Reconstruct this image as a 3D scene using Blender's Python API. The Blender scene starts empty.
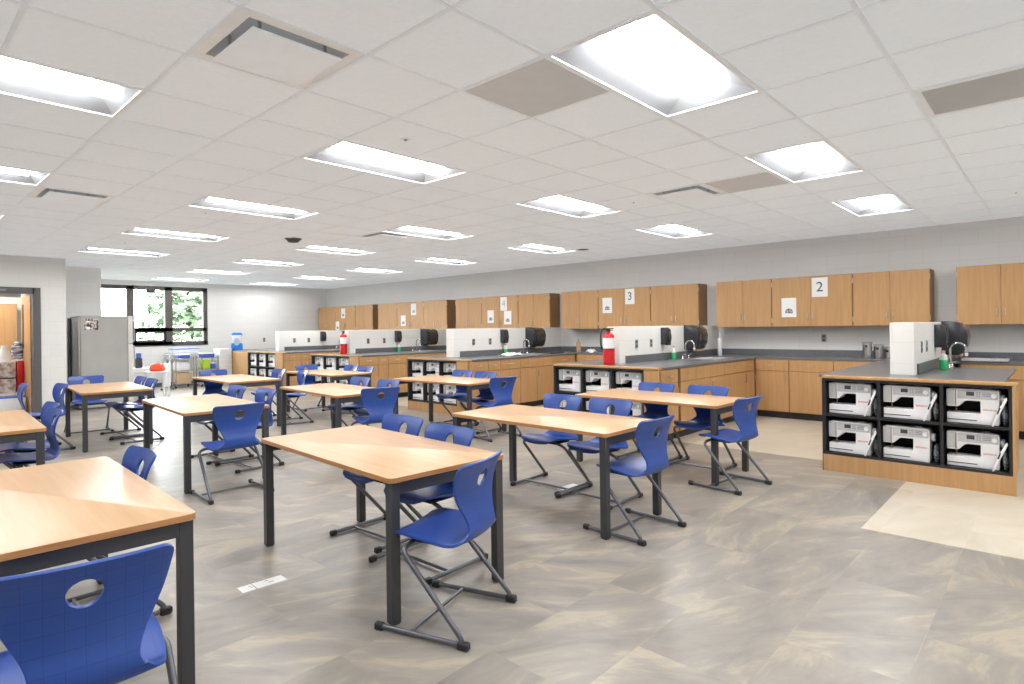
import bpy, bmesh, math, random
from mathutils import Vector, Matrix
random.seed(4)
PI = math.pi
D = bpy.data
SC = bpy.context.scene
COL = SC.collection

# ------------------------------------------------------------------ materials
def s2l(c):
    c = c / 255.0
    return c / 12.92 if c <= 0.04045 else ((c + 0.055) / 1.055) ** 2.4
def rgb(r, g, b): return (s2l(r), s2l(g), s2l(b), 1.0)

def base_mat(name, rough=0.5, metal=0.0, spec=0.5):
    m = D.materials.new(name); m.use_nodes = True
    nt = m.node_tree; b = nt.nodes['Principled BSDF']
    b.inputs['Roughness'].default_value = rough
    b.inputs['Metallic'].default_value = metal
    b.inputs['Specular IOR Level'].default_value = spec
    return m, nt, b

def mat_noise(name, c1, c2, rough=0.5, metal=0.0, scale=(6, 6, 6), spec=0.5, bump=0.0, detail=3.0, lo=0.3, hi=0.7, dist=0.0):
    """two tones mixed by (stretched) noise in object space"""
    m, nt, b = base_mat(name, rough, metal, spec)
    n = nt.nodes
    tc = n.new('ShaderNodeTexCoord'); mp = n.new('ShaderNodeMapping'); no = n.new('ShaderNodeTexNoise'); rp = n.new('ShaderNodeValToRGB')
    mp.inputs['Scale'].default_value = scale
    no.inputs['Scale'].default_value = 1.0; no.inputs['Detail'].default_value = detail; no.inputs['Distortion'].default_value = dist
    rp.color_ramp.elements[0].position = lo; rp.color_ramp.elements[1].position = hi
    rp.color_ramp.elements[0].color = c1; rp.color_ramp.elements[1].color = c2
    L = nt.links.new
    L(tc.outputs['Object'], mp.inputs['Vector']); L(mp.outputs['Vector'], no.inputs['Vector'])
    L(no.outputs['Fac'], rp.inputs['Fac']); L(rp.outputs['Color'], b.inputs['Base Color'])
    if bump:
        bp = n.new('ShaderNodeBump'); bp.inputs['Strength'].default_value = bump; bp.inputs['Distance'].default_value = 0.002
        L(no.outputs['Fac'], bp.inputs['Height']); L(bp.outputs['Normal'], b.inputs['Normal'])
    return m

def plain(name, c, rough=0.5, metal=0.0, spec=0.5, var=0.06):
    d = tuple(max(0, x * (1 - var)) for x in c[:3]) + (1,)
    return mat_noise(name, d, c, rough, metal, (9, 9, 9), spec)

def mat_emit(name, c, strength):
    m, nt, b = base_mat(name, 0.6)
    b.inputs['Base Color'].default_value = c
    b.inputs['Emission Color'].default_value = c
    b.inputs['Emission Strength'].default_value = strength
    return m

M = {}
M['cab_wood'] = mat_noise('cabinet_wood', rgb(180, 138, 92), rgb(198, 157, 110), 0.42, 0, (30, 30, 1.6), 0.4, 0, 5, 0.25, 0.75, 0.6)
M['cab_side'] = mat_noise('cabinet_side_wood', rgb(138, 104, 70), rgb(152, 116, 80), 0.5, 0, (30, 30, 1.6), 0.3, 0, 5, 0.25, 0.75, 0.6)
M['table_wood'] = mat_noise('table_wood', rgb(194, 153, 109), rgb(209, 172, 131), 0.33, 0, (26, 1.3, 26), 0.5, 0, 5, 0.25, 0.75, 0.5)
M['table_edge'] = mat_noise('table_edge', rgb(176, 122, 74), rgb(192, 140, 90), 0.45, 0, (4, 4, 30), 0.4)
M['leg'] = plain('dark_steel', rgb(72, 73, 76), 0.45, 0.3)
M['tube'] = plain('grey_steel_tube', rgb(108, 110, 116), 0.32, 0.6)
M['cap'] = plain('black_plastic', rgb(38, 38, 40), 0.5)
M['black'] = plain('black_laminate', rgb(33, 33, 36), 0.5)
M['toe'] = plain('toe_black', rgb(52, 50, 50), 0.6)
M['counter'] = mat_noise('grey_counter', rgb(96, 98, 102), rgb(116, 118, 121), 0.28, 0, (60, 60, 60), 0.5, 0, 4)
M['chrome'] = plain('chrome', rgb(205, 205, 205), 0.15, 1.0)
M['steel'] = plain('brushed_steel', rgb(190, 190, 190), 0.32, 0.9)
M['handle'] = plain('satin_nickel', rgb(205, 200, 190), 0.3, 0.8)
M['disp'] = plain('smoked_black', rgb(44, 45, 50), 0.22, 0, 0.6)
M['disp_front'] = plain('smoked_window', rgb(58, 55, 52), 0.12, 0, 0.7)
M['white_plastic'] = plain('white_plastic', rgb(248, 248, 250), 0.35)
M['grey_plastic'] = plain('grey_plastic', rgb(208, 209, 211), 0.35)
M['screen'] = plain('dark_screen', rgb(88, 84, 86), 0.25)
M['mark'] = plain('grey_marks', rgb(140, 140, 145), 0.5)
M['red_print'] = plain('red_print', rgb(226, 84, 66), 0.5)
M['needle'] = plain('brass_needle', rgb(150, 130, 105), 0.3, 0.6)
M['paper'] = plain('paper', rgb(246, 246, 246), 0.8, var=0.02)
M['ink'] = plain('ink', rgb(62, 62, 66), 0.8)
M['faint_ink'] = plain('faint_ink', rgb(178, 190, 214), 0.8)
M['photo_ink'] = mat_noise('photo_print', rgb(70, 72, 74), rgb(205, 208, 208), 0.8, 0, (60, 60, 60), 0.2, 0, 2, 0.42, 0.58)
M['red'] = plain('extinguisher_red', rgb(206, 22, 30), 0.25, 0, 0.6)
M['soap'] = plain('green_soap', rgb(70, 205, 130), 0.2)
M['bottle'] = plain('clear_bottle', rgb(226, 232, 228), 0.25)
M['blue_bag'] = mat_noise('blue_bag', rgb(20, 105, 200), rgb(40, 140, 225), 0.35, 0, (12, 12, 12))
M['cloth'] = plain('white_cloth', rgb(240, 240, 238), 0.9)
M['frame_dark'] = plain('dark_bronze', rgb(84, 80, 75), 0.45, 0.1)
M['door_frame'] = plain('grey_door_frame', rgb(92, 92, 94), 0.45)
M['fridge'] = mat_noise('fridge_grey', rgb(166, 166, 163), rgb(174, 174, 171), 0.4, 0.0, (3, 3, 3))
M['fridge_door'] = plain('fridge_door', rgb(222, 220, 214), 0.35, 0.0)
M['lid'] = plain('bin_lid', rgb(236, 238, 240), 0.35)
M['bin'] = plain('bin_body', rgb(226, 230, 234), 0.3)
M['cardboard'] = plain('cardboard', rgb(196, 168, 134), 0.8)
M['lime'] = plain('lime', rgb(176, 214, 44), 0.6)
M['blue_thing'] = plain('blue_goods', rgb(58, 98, 190), 0.5)
M['orange'] = plain('orange_red', rgb(232, 84, 50), 0.6)
M['board'] = plain('wood_board', rgb(186, 150, 118), 0.6)
M['rag'] = plain('dark_cloth', rgb(60, 60, 64), 0.9)
M['bag_grey'] = mat_noise('grey_mesh_bag', rgb(70, 74, 82), rgb(160, 165, 172), 0.6, 0, (50, 50, 50), 0.4, 0, 2, 0.35, 0.65)
M['grille'] = plain('grey_grille', rgb(186, 184, 181), 0.7)
M['grille_dark'] = plain('dark_grille', rgb(168, 166, 165), 0.7)
M['white_metal'] = plain('white_metal', rgb(232, 231, 229), 0.45)
M['cone'] = plain('diffuser_cone', rgb(205, 205, 205), 0.5, 0.0)
M['plate'] = plain('diffuser_plate', rgb(212, 216, 220), 0.3, 0.0)
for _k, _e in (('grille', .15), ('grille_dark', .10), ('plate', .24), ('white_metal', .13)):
    _b = M[_k].node_tree.nodes['Principled BSDF']; _b.inputs['Emission Color'].default_value = (.94, .97, 1, 1); _b.inputs['Emission Strength'].default_value = _e  # faint glow put into unlit vents and trims to lift their brightness
M['reflector'] = plain('reflector', rgb(160, 164, 170), 0.5)
M['reflector_end'] = plain('reflector_end', rgb(160, 164, 168), 0.5)
M['lens'] = mat_emit('lamp_lens', (1, 0.99, 0.98, 1), 36.0)
M['detector'] = plain('dark_detector', rgb(84, 80, 78), 0.5)
M['paperroll'] = plain('brown_towel', rgb(205, 176, 140), 0.9)
M['pink'] = plain('pinkish', rgb(214, 150, 150), 0.6)
M['glove'] = plain('stripe_dark', rgb(70, 72, 88), 0.7)
M['clearbin'] = mat_noise('bin_clutter', rgb(150, 120, 100), rgb(216, 212, 205), 0.3, 0, (14, 14, 14), 0.5, 0, 3, 0.35, 0.65)
M['stripe'] = mat_noise('striped_bag', rgb(70, 78, 110), rgb(225, 225, 230), 0.6, 0, (3, 3, 40), 0.3, 0, 1, 0.45, 0.55, 2)
M['leaf'] = mat_noise('leaf', rgb(84, 102, 80), rgb(122, 138, 108), 0.8, 0, (5, 5, 5), 0.2)
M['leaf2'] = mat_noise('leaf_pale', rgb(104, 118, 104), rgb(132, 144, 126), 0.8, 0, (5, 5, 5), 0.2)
M['bark'] = plain('bark', rgb(56, 50, 46), 0.9)
M['lawn'] = mat_noise('lawn', rgb(60, 72, 52), rgb(80, 88, 70), 0.9, 0, (2, 2, 2))
M['magnet'] = mat_noise('photo_collage', rgb(70, 62, 68), rgb(206, 196, 186), 0.5, 0, (26, 26, 18), 0.3, 0, 1, 0.44, 0.56)

def mat_chair(name):
    """blue moulded plastic with a faint square emboss"""
    m, nt, b = base_mat(name, 0.33, 0, 0.5)
    n = nt.nodes; L = nt.links.new
    tc = n.new('ShaderNodeTexCoord'); sp = n.new('ShaderNodeSeparateXYZ'); L(tc.outputs['Object'], sp.inputs['Vector'])
    outs = []
    for ax, per in (('X', 0.046), ('Z', 0.050)):
        a = n.new('ShaderNodeMath'); a.operation = 'DIVIDE'; a.inputs[1].default_value = per; L(sp.outputs[ax], a.inputs[0])
        f = n.new('ShaderNodeMath'); f.operation = 'FRACT'; L(a.outputs[0], f.inputs[0])
        c = n.new('ShaderNodeMath'); c.operation = 'LESS_THAN'; c.inputs[1].default_value = 0.045; L(f.outputs[0], c.inputs[0])
        outs.append(c)
    mx = n.new('ShaderNodeMath'); mx.operation = 'MAXIMUM'; L(outs[0].outputs[0], mx.inputs[0]); L(outs[1].outputs[0], mx.inputs[1])
    no = n.new('ShaderNodeTexNoise'); no.inputs['Scale'].default_value = 5; L(tc.outputs['Object'], no.inputs['Vector'])
    r = n.new('ShaderNodeValToRGB'); L(no.outputs['Fac'], r.inputs['Fac'])
    r.color_ramp.elements[0].color = rgb(38, 72, 150); r.color_ramp.elements[1].color = rgb(45, 82, 164)
    mix = n.new('ShaderNodeMixRGB'); L(mx.outputs[0], mix.inputs['Fac']); L(r.outputs['Color'], mix.inputs[1]); mix.inputs[2].default_value = rgb(35, 66, 140)
    L(mix.outputs[0], b.inputs['Base Color'])
    return m
M['blue'] = mat_chair('blue_plastic')

def mat_block(name, c1, c2, vertical_axis='Z', horiz='XY'):
    """painted concrete block: faint joints in world units"""
    m, nt, b = base_mat(name, 0.55, 0, 0.3)
    n = nt.nodes; L = nt.links.new
    tc = n.new('ShaderNodeTexCoord'); sp = n.new('ShaderNodeSeparateXYZ'); L(tc.outputs['Object'], sp.inputs['Vector'])
    ad = n.new('ShaderNodeMath'); ad.operation = 'ADD'; L(sp.outputs['X'], ad.inputs[0]); L(sp.outputs['Y'], ad.inputs[1])
    cb = n.new('ShaderNodeCombineXYZ'); L(ad.outputs[0], cb.inputs['X']); L(sp.outputs['Z'], cb.inputs['Y'])
    br = n.new('ShaderNodeTexBrick'); L(cb.outputs[0], br.inputs['Vector'])
    br.inputs['Scale'].default_value = 1.0; br.inputs['Brick Width'].default_value = 0.4064; br.inputs['Row Height'].default_value = 0.2032
    br.inputs['Mortar Size'].default_value = 0.004; br.inputs['Mortar Smooth'].default_value = 0.3
    br.inputs['Color1'].default_value = c1; br.inputs['Color2'].default_value = c2
    br.inputs['Mortar'].default_value = tuple(x * 0.94 for x in c1[:3]) + (1,)
    L(br.outputs['Color'], b.inputs['Base Color'])
    bp = n.new('ShaderNodeBump'); bp.inputs['Strength'].default_value = 0.15; bp.inputs['Distance'].default_value = 0.003; bp.invert = True
    L(br.outputs['Fac'], bp.inputs['Height']); L(bp.outputs['Normal'], b.inputs['Normal'])
    return m
M['wall'] = mat_block('painted_block', rgb(226, 226, 224), rgb(229, 229, 227))
M['wall_long'] = mat_block('painted_block_long', rgb(222, 222, 221), rgb(225, 225, 224))
M['wall_lit'] = mat_block('painted_block_lit', rgb(244, 244, 243), rgb(246, 246, 245))  # same block paint, lightened so the pier looks brightly lit
M['partition'] = mat_block('painted_block_low', rgb(230, 229, 225), rgb(233, 232, 228))

def mat_floor(name, beige):
    m, nt, b = base_mat(name, 0.3, 0, 0.45)
    n = nt.nodes; L = nt.links.new
    tc = n.new('ShaderNodeTexCoord')
    br = n.new('ShaderNodeTexBrick'); L(tc.outputs['Object'], br.inputs['Vector'])
    br.offset = 0.5; br.inputs['Scale'].default_value = 1.0
    br.inputs['Brick Width'].default_value = 0.914; br.inputs['Row Height'].default_value = 0.457
    br.inputs['Mortar Size'].default_value = 0.0012; br.inputs['Bias'].default_value = 0.0
    br.inputs['Color1'].default_value = (0, 0, 0, 1); br.inputs['Color2'].default_value = (1, 1, 1, 1); br.inputs['Mortar'].default_value = (0.5, 0.5, 0.5, 1)
    # each tile shifts and turns its own clouding
    sc = n.new('ShaderNodeVectorMath'); sc.operation = 'SCALE'; sc.inputs['Scale'].default_value = 23.0; L(br.outputs['Color'], sc.inputs[0])
    av = n.new('ShaderNodeVectorMath'); av.operation = 'ADD'; L(tc.outputs['Object'], av.inputs[0]); L(sc.outputs[0], av.inputs[1])
    an = n.new('ShaderNodeMapRange'); L(br.outputs['Color'], an.inputs['Value']); an.inputs['To Min'].default_value = -0.25; an.inputs['To Max'].default_value = 1.35
    vr = n.new('ShaderNodeVectorRotate'); vr.rotation_type = 'Z_AXIS'; L(av.outputs[0], vr.inputs['Vector']); L(an.outputs['Result'], vr.inputs['Angle'])
    mp = n.new('ShaderNodeMapping'); mp.inputs['Scale'].default_value = (1.9, 5.4, 1); L(vr.outputs[0], mp.inputs['Vector'])
    no = n.new('ShaderNodeTexNoise'); no.inputs['Scale'].default_value = 1.0; no.inputs['Detail'].default_value = 9; no.inputs['Roughness'].default_value = 0.63; no.inputs['Distortion'].default_value = 0.5
    L(mp.outputs['Vector'], no.inputs['Vector'])
    rp = n.new('ShaderNodeValToRGB'); L(no.outputs['Fac'], rp.inputs['Fac'])
    e = rp.color_ramp.elements
    if beige:
        cs = [(0.25, rgb(196, 185, 165)), (0.5, rgb(208, 198, 180)), (0.75, rgb(216, 208, 192))]
    else:
        cs = [(0.26, rgb(126, 122, 118)), (0.42, rgb(145, 140, 133)), (0.54, rgb(157, 150, 140)), (0.63, rgb(178, 168, 149)), (0.72, rgb(162, 154, 142)), (0.85, rgb(184, 175, 156))]
    e[0].position, e[0].color = cs[0]; e[1].position, e[1].color = cs[-1]
    for p, c in cs[1:-1]:
        k = e.new(p); k.color = c
    hs = n.new('ShaderNodeMapRange'); L(br.outputs['Color'], hs.inputs['Value']); hs.inputs['To Min'].default_value = 0.95 if beige else 0.88; hs.inputs['To Max'].default_value = 1.03 if beige else 1.06
    mul = n.new('ShaderNodeVectorMath'); mul.operation = 'SCALE'; L(rp.outputs['Color'], mul.inputs[0]); L(hs.outputs['Result'], mul.inputs['Scale'])
    L(mul.outputs[0], b.inputs['Base Color'])
    rr = n.new('ShaderNodeMapRange'); L(no.outputs['Fac'], rr.inputs['Value']); rr.inputs['To Min'].default_value = 0.27; rr.inputs['To Max'].default_value = 0.40; L(rr.outputs['Result'], b.inputs['Roughness'])
    return m
M['floor'] = mat_floor('slate_vinyl', False)
M['floor_beige'] = mat_floor('beige_vinyl', True)

def mat_tile(name):
    m = mat_noise(name, rgb(213, 215, 218), rgb(218, 220, 222), 0.9, 0, (40, 40, 40), 0.1)
    b = m.node_tree.nodes['Principled BSDF']
    b.inputs['Emission Color'].default_value = (0.89, 0.95, 1, 1); b.inputs['Emission Strength'].default_value = 0.27  # tiles glow a little, standing in for ambient fill light
    return m
M['tile'] = mat_tile('ceiling_tile')
M['tbar'] = plain('ceiling_tee', rgb(222, 224, 228), 0.45)
_b = M['tbar'].node_tree.nodes['Principled BSDF']; _b.inputs['Emission Color'].default_value = (0.88, 0.95, 1, 1); _b.inputs['Emission Strength'].default_value = 0.17  # grid bars get an added glow too, weaker than the tiles

def mat_glass():
    m = D.materials.new('window_glass'); m.use_nodes = True; nt = m.node_tree; nt.nodes.clear()
    o = nt.nodes.new('ShaderNodeOutputMaterial'); t = nt.nodes.new('ShaderNodeBsdfTransparent'); g = nt.nodes.new('ShaderNodeBsdfGlossy'); mx = nt.nodes.new('ShaderNodeMixShader')
    fr = nt.nodes.new('ShaderNodeFresnel'); fr.inputs['IOR'].default_value = 1.45
    g.inputs['Roughness'].default_value = 0.02; t.inputs['Color'].default_value = (0.95, 0.98, 0.97, 1)
    nt.links.new(fr.outputs[0], mx.inputs[0]); nt.links.new(t.outputs[0], mx.inputs[1]); nt.links.new(g.outputs[0], mx.inputs[2]); nt.links.new(mx.outputs[0], o.inputs['Surface'])
    return m
M['glass'] = mat_glass()

# ------------------------------------------------------------------ mesh helpers
def nbm(): return bmesh.new()
def box(bm, x0, x1, y0, y1, z0, z1, bev=0.0, seg=1):
    if x1 < x0: x0, x1 = x1, x0
    if y1 < y0: y0, y1 = y1, y0
    mtx = Matrix.Translation(((x0 + x1) / 2, (y0 + y1) / 2, (z0 + z1) / 2)) @ Matrix.Diagonal((x1 - x0, y1 - y0, z1 - z0, 1))
    r = bmesh.ops.create_cube(bm, size=1, matrix=mtx)
    if bev:
        ed = list({e for v in r['verts'] for e in v.link_edges})
        bmesh.ops.bevel(bm, geom=ed, offset=bev, segments=seg, affect='EDGES', profile=0.5)
    return bm
def prism(bm, pts, axis, a, b, bev=0.0):
    """extrude a 2-D outline along axis from a to b"""
    def P(u, v, w):
        return {'x': (w, u, v), 'y': (u, w, v), 'z': (u, v, w)}[axis]
    v0 = [bm.verts.new(P(u, v, a)) for u, v in pts]; v1 = [bm.verts.new(P(u, v, b)) for u, v in pts]
    n = len(pts); fs = [bm.faces.new(v0[::-1]), bm.faces.new(v1)]
    for i in range(n): fs.append(bm.faces.new((v0[i], v0[(i + 1) % n], v1[(i + 1) % n], v1[i])))
    bmesh.ops.recalc_face_normals(bm, faces=fs)
    if bev:
        ed = list({e for f in fs[:2] for e in f.edges})
        bmesh.ops.bevel(bm, geom=ed, offset=bev, segments=2, affect='EDGES', profile=0.5)
    return bm
def lathe(bm, prof, c=(0, 0, 0), n=20, axis='z', cap=True):
    rings = []
    for r, h in prof:
        ring = []
        for i in range(n):
            a = 2 * PI * i / n; u, v = r * math.cos(a), r * math.sin(a)
            p = {'z': (u, v, h), 'x': (h, u, v), 'y': (u, h, v)}[axis]
            ring.append(bm.verts.new((c[0] + p[0], c[1] + p[1], c[2] + p[2])))
        rings.append(ring)
    fs = []
    for a, b in zip(rings, rings[1:]):
        for i in range(n): fs.append(bm.faces.new((a[i], a[(i + 1) % n], b[(i + 1) % n], b[i])))
    if cap: fs.append(bm.faces.new(rings[0][::-1])); fs.append(bm.faces.new(rings[-1]))
    bmesh.ops.recalc_face_normals(bm, faces=fs)
    return bm
def fillet(pts, r, seg=5):
    pts = [Vector(p) for p in pts]; out = [pts[0]]
    for a, b, c in zip(pts, pts[1:], pts[2:]):
        d1 = (a - b); d2 = (c - b); k = min(r, d1.length * 0.45, d2.length * 0.45)
        p, q = b + d1.normalized() * k, b + d2.normalized() * k
        for i in range(seg + 1):
            t = i / seg; out.append((1 - t) ** 2 * p + 2 * t * (1 - t) * b + t * t * q)
    out.append(pts[-1]); return out
def tube(bm, pts, r, n=10, fil=0.0, closed=False):
    P = fillet(pts, fil) if fil else [Vector(p) for p in pts]
    rings = []; up = None
    for i, p in enumerate(P):
        t = (P[min(i + 1, len(P) - 1)] - P[max(i - 1, 0)]).normalized()
        if up is None: up = t.orthogonal().normalized()
        up = (up - t * up.dot(t)).normalized(); w = t.cross(up)
        rings.append([bm.verts.new(p + r * (math.cos(2 * PI * k / n) * up + math.sin(2 * PI * k / n) * w)) for k in range(n)])
    fs = []
    for a, b in zip(rings, rings[1:]):
        for k in range(n): fs.append(bm.faces.new((a[k], a[(k + 1) % n], b[(k + 1) % n], b[k])))
    fs.append(bm.faces.new(rings[0][::-1])); fs.append(bm.faces.new(rings[-1]))
    bmesh.ops.recalc_face_normals(bm, faces=fs)
    return bm
def quad(bm, *p):
    bm.faces.new([bm.verts.new(q) for q in p]); return bm
def to_mesh(name, bm, angle=40):
    me = D.meshes.new(name); bm.to_mesh(me); bm.free()
    if len(me.polygons):
        me.polygons.foreach_set('use_smooth', [True] * len(me.polygons)); me.set_sharp_from_angle(angle=math.radians(angle))
    return me
def obj(name, bm, mat, parent=None, loc=(0, 0, 0), rot=0.0):
    me = bm if isinstance(bm, bpy.types.Mesh) else to_mesh(name, bm)
    me.materials.clear(); me.materials.append(M[mat] if isinstance(mat, str) else mat)
    o = D.objects.new(name, me); COL.objects.link(o)
    o.location = loc; o.rotation_euler = (0, 0, rot)
    if parent: o.parent = parent
    return o
def tag(o, label, cat, group=None, kind=None):
    o['label'] = label; o['category'] = cat
    if group: o['group'] = group
    if kind: o['kind'] = kind
    return o
def thing(name, label, cat, loc=(0, 0, 0), rot=0.0, group=None):
    o = D.objects.new(name, None); COL.objects.link(o); o.empty_display_size = 0.1
    o.location = loc; o.rotation_euler = (0, 0, rot)
    return tag(o, label, cat, group)
def struct(name, bm, mat):
    o = obj(name, bm, mat); o['kind'] = 'structure'; return o
def dup(root, loc, rot, label, group=None):
    r = root.copy(); COL.objects.link(r); r.location = loc; r.rotation_euler = (0, 0, rot); r['label'] = label
    if group: r['group'] = group
    def rec(src, dst):
        for ch in list(src.children):
            c = ch.copy(); COL.objects.link(c); c.parent = dst; rec(ch, c)
    rec(root, r); return r
PROTO = {}
def place(key, maker, loc, rot, label, group=None):
    if key not in PROTO:
        PROTO[key] = maker(); o = PROTO[key]; o.location = loc; o.rotation_euler = (0, 0, rot); o['label'] = label
        if group: o['group'] = group
        return o
    return dup(PROTO[key], loc, rot, label, group)
def text_mesh(s, size, ext=0.0006):
    cu = D.curves.new('lettering', 'FONT'); cu.body = s; cu.size = size; cu.align_x = 'CENTER'; cu.align_y = 'CENTER'; cu.extrude = ext
    o = D.objects.new('lettering', cu); COL.objects.link(o)
    dg = bpy.context.evaluated_depsgraph_get(); me = D.meshes.new_from_object(o.evaluated_get(dg))
    D.objects.remove(o); D.curves.remove(cu)
    me.transform(Matrix.Rotation(PI / 2, 4, 'X'))      # stand it up, reading towards -y
    return me

# ------------------------------------------------------------------ the room
CEIL = 2.738
GX, GY, GS = 2.2677, 0.6224, 0.6096
XW, YW = 9.98, 17.2          # long right wall, far window wall
XL, YN = -3.2, -3.0
YD, XD = 12.9, 2.374         # wall with the door, its right end
YP, XP = 14.3, 3.22          # pier in front of the window
TOP = 3.1

# floor: grey slate-look vinyl with beige vinyl along the kitchens
bm = nbm()
def rect(bm, x0, x1, y0, y1, z=0.0): quad(bm, (x0, y0, z), (x1, y0, z), (x1, y1, z), (x0, y1, z))
rect(bm, XL, 4.62, YN, 1.02); rect(bm, XL, 6.68, 1.02, YW + .1)
struct('floor', bm, 'floor')
bm = nbm()
rect(bm, 4.62, XW, YN, 1.02); rect(bm, 6.68, XW, 1.02, YW + .1)
struct('floor', bm, 'floor_beige')

# walls
struct('wall_right', box(nbm(), XW, XW + .15, YN, YW + .2, 0, TOP), 'wall_long')
struct('wall_near', box(nbm(), XL - .15, XW, YN - .15, YN, 0, TOP), 'wall')
struct('wall_left', box(nbm(), XL - .15, XL, YN, YW + .2, 0, TOP), 'wall')
WX0, WX1, WZ0, WZ1 = 3.55, 6.35, 1.08, 2.62
bm = nbm()
box(bm, XL, WX0, YW, YW + .2, 0, TOP); box(bm, WX1, XW, YW, YW + .2, 0, TOP)
box(bm, WX0, WX1, YW, YW + .2, 0, WZ0); box(bm, WX0, WX1, YW, YW + .2, WZ1, TOP)
struct('wall_far', bm, 'wall')
DX0, DX1, DZ = 0.86, 1.93, 2.135
bm = nbm()
box(bm, XL, DX0, YD, YD + .18, 0, TOP); box(bm, DX1, XD, YD, YD + .18, 0, TOP); box(bm, DX0, DX1, YD, YD + .18, DZ, TOP)
box(bm, XD - .18, XD, YD + .18, YP, 0, TOP)
struct('wall_door_side', bm, 'wall')
bm = nbm(); box(bm, XD - .18, XP, YP, YP + .18, 0, TOP); box(bm, XP - .18, XP, YP + .18, YW, 0, TOP)
struct('wall_pier', bm, 'wall_lit')
struct('baseboard_door_side', box(nbm(), DX1 + .11, XD + .012, YD - .012, YD - .0005, 0, .1), 'door_frame')
struct('baseboard_far', box(nbm(), XP, 6.0, YW - .012, YW - .0005, 0, .1), 'door_frame')

# ceiling: tiles in a lay-in grid with real openings for the fittings
LIGHTS = []
for i in (-4, 0, 4, 8):
    for j in (-3, 1, 5, 9, 13, 17, 21, 25):
        x0, y0 = GX + i * GS, GY + j * GS
        if i == -4 and y0 > 12.0: continue
        if i == 0 and y0 > 12.9: continue
        LIGHTS.append((i, j))
DIFF = [(-2, 3), (-2, 10), (4, 10), (5, 3)]
holes = set()
for i, j in LIGHTS: holes.add((i, j)); holes.add((i + 1, j))
for i, j in DIFF: holes.add((i, j))
bm = nbm()
for i in range(-10, 14):
    for j in range(-7, 29):
        if (i, j) in holes: continue
        x0, x1 = max(XL, GX + i * GS), min(XW, GX + (i + 1) * GS); y0, y1 = max(YN, GY + j * GS), min(YW, GY + (j + 1) * GS)
        if x1 - x0 < .001 or y1 - y0 < .001: continue
        quad(bm, (x0, y0, CEIL), (x0, y1, CEIL), (x1, y1, CEIL), (x1, y0, CEIL))
bmesh.ops.remove_doubles(bm, verts=bm.verts, dist=1e-4)
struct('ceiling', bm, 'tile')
bm = nbm(); T = .0115
fit = {}
for i, j in LIGHTS: fit[(i, j)] = (i, j); fit[(i + 1, j)] = (i, j)
for i in range(-9, 14):
    x = GX + i * GS
    if not XL < x < XW: continue
    run = None
    for j in range(-7, 30):
        y0, y1 = max(YN, GY + j * GS), min(YW, GY + (j + 1) * GS)
        inside = (i - 1, j) in fit and (i, j) in fit and fit[(i - 1, j)] == fit[(i, j)]
        if inside or y1 <= y0:
            if run: box(bm, x - T, x + T, run[0], run[1], CEIL - .005, CEIL + .0015); run = None
        else: run = (run[0] if run else y0, y1)
    if run: box(bm, x - T, x + T, run[0], run[1], CEIL - .005, CEIL + .0015)
for j in range(-6, 29):
    y = GY + j * GS
    if not YN < y < YW: continue
    for k in range(-10, 14):
        x0, x1 = max(XL, GX + k * GS), min(XW, GX + (k + 1) * GS)
        if x1 - x0 > .03: box(bm, x0 + T, x1 - T, y - T, y + T, CEIL - .005, CEIL + .0015)
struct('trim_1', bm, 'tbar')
struct('ceiling', box(nbm(), XL, XW, YN, YW, TOP - .02, TOP), 'white_metal')  # unseen slab above the tiles, added to keep sky light from leaking in

# far window
w = thing('window_1', '', '', (0, 0, 0)); del w['label']; del w['category']; w['kind'] = 'structure'
fy0, fy1 = YW + .02, YW + .11
bm = nbm()
m1, m2 = 4.50, 5.38
for x0, x1, z0, z1 in ((WX0, WX1, WZ1 - .10, WZ1), (WX0, WX1, WZ0, WZ0 + .09), (WX0, WX0 + .07, WZ0, WZ1), (WX1 - .11, WX1, WZ0, WZ1),
                       (m1 - .08, m1 + .08, WZ0, WZ1), (m2 - .09, m2 + .09, WZ0, WZ1), (WX0, WX1, 1.44, 1.53), (m1 + .07, m2 - .07, 1.40, 1.54),
                       (m1 + .07, m1 + .13, WZ0, 1.45), (m2 - .13, m2 - .07, WZ0, 1.45), (m1 + .07, m2 - .07, WZ0, WZ0 + .14)):
    box(bm, x0, x1, fy0, fy1, z0, z1)
obj('window_frame', bm, 'frame_dark', w)
for x0, x1, z0, z1 in ((WX0 + .07, m1 - .08, 1.53, WZ1 - .1), (m1 + .08, m2 - .09, 1.54, WZ1 - .1), (m2 + .09, WX1 - .11, 1.53, WZ1 - .1),
                       (WX0 + .07, m1 - .08, WZ0 + .09, 1.44), (m1 + .13, m2 - .13, WZ0 + .14, 1.40), (m2 + .09, WX1 - .11, WZ0 + .09, 1.44)):
    obj('pane', quad(nbm(), (x0, YW + .07, z0), (x1, YW + .07, z0), (x1, YW + .07, z1), (x0, YW + .07, z1)), 'glass', w)
obj('window_sill', box(nbm(), WX0, WX1, YW - .015, YW + .02, WZ0 - .025, WZ0, .003), 'frame_dark', w)
obj('sash_lock', box(nbm(), 4.86, 5.06, YW - .005, YW + .03, 2.44, 2.525, .008), 'cap', w)
obj('roller_shade', box(nbm(), WX0, WX1, YW + .0, YW + .1, WZ1 - .003, WZ1 + .0, 0), 'white_metal', w)

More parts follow.
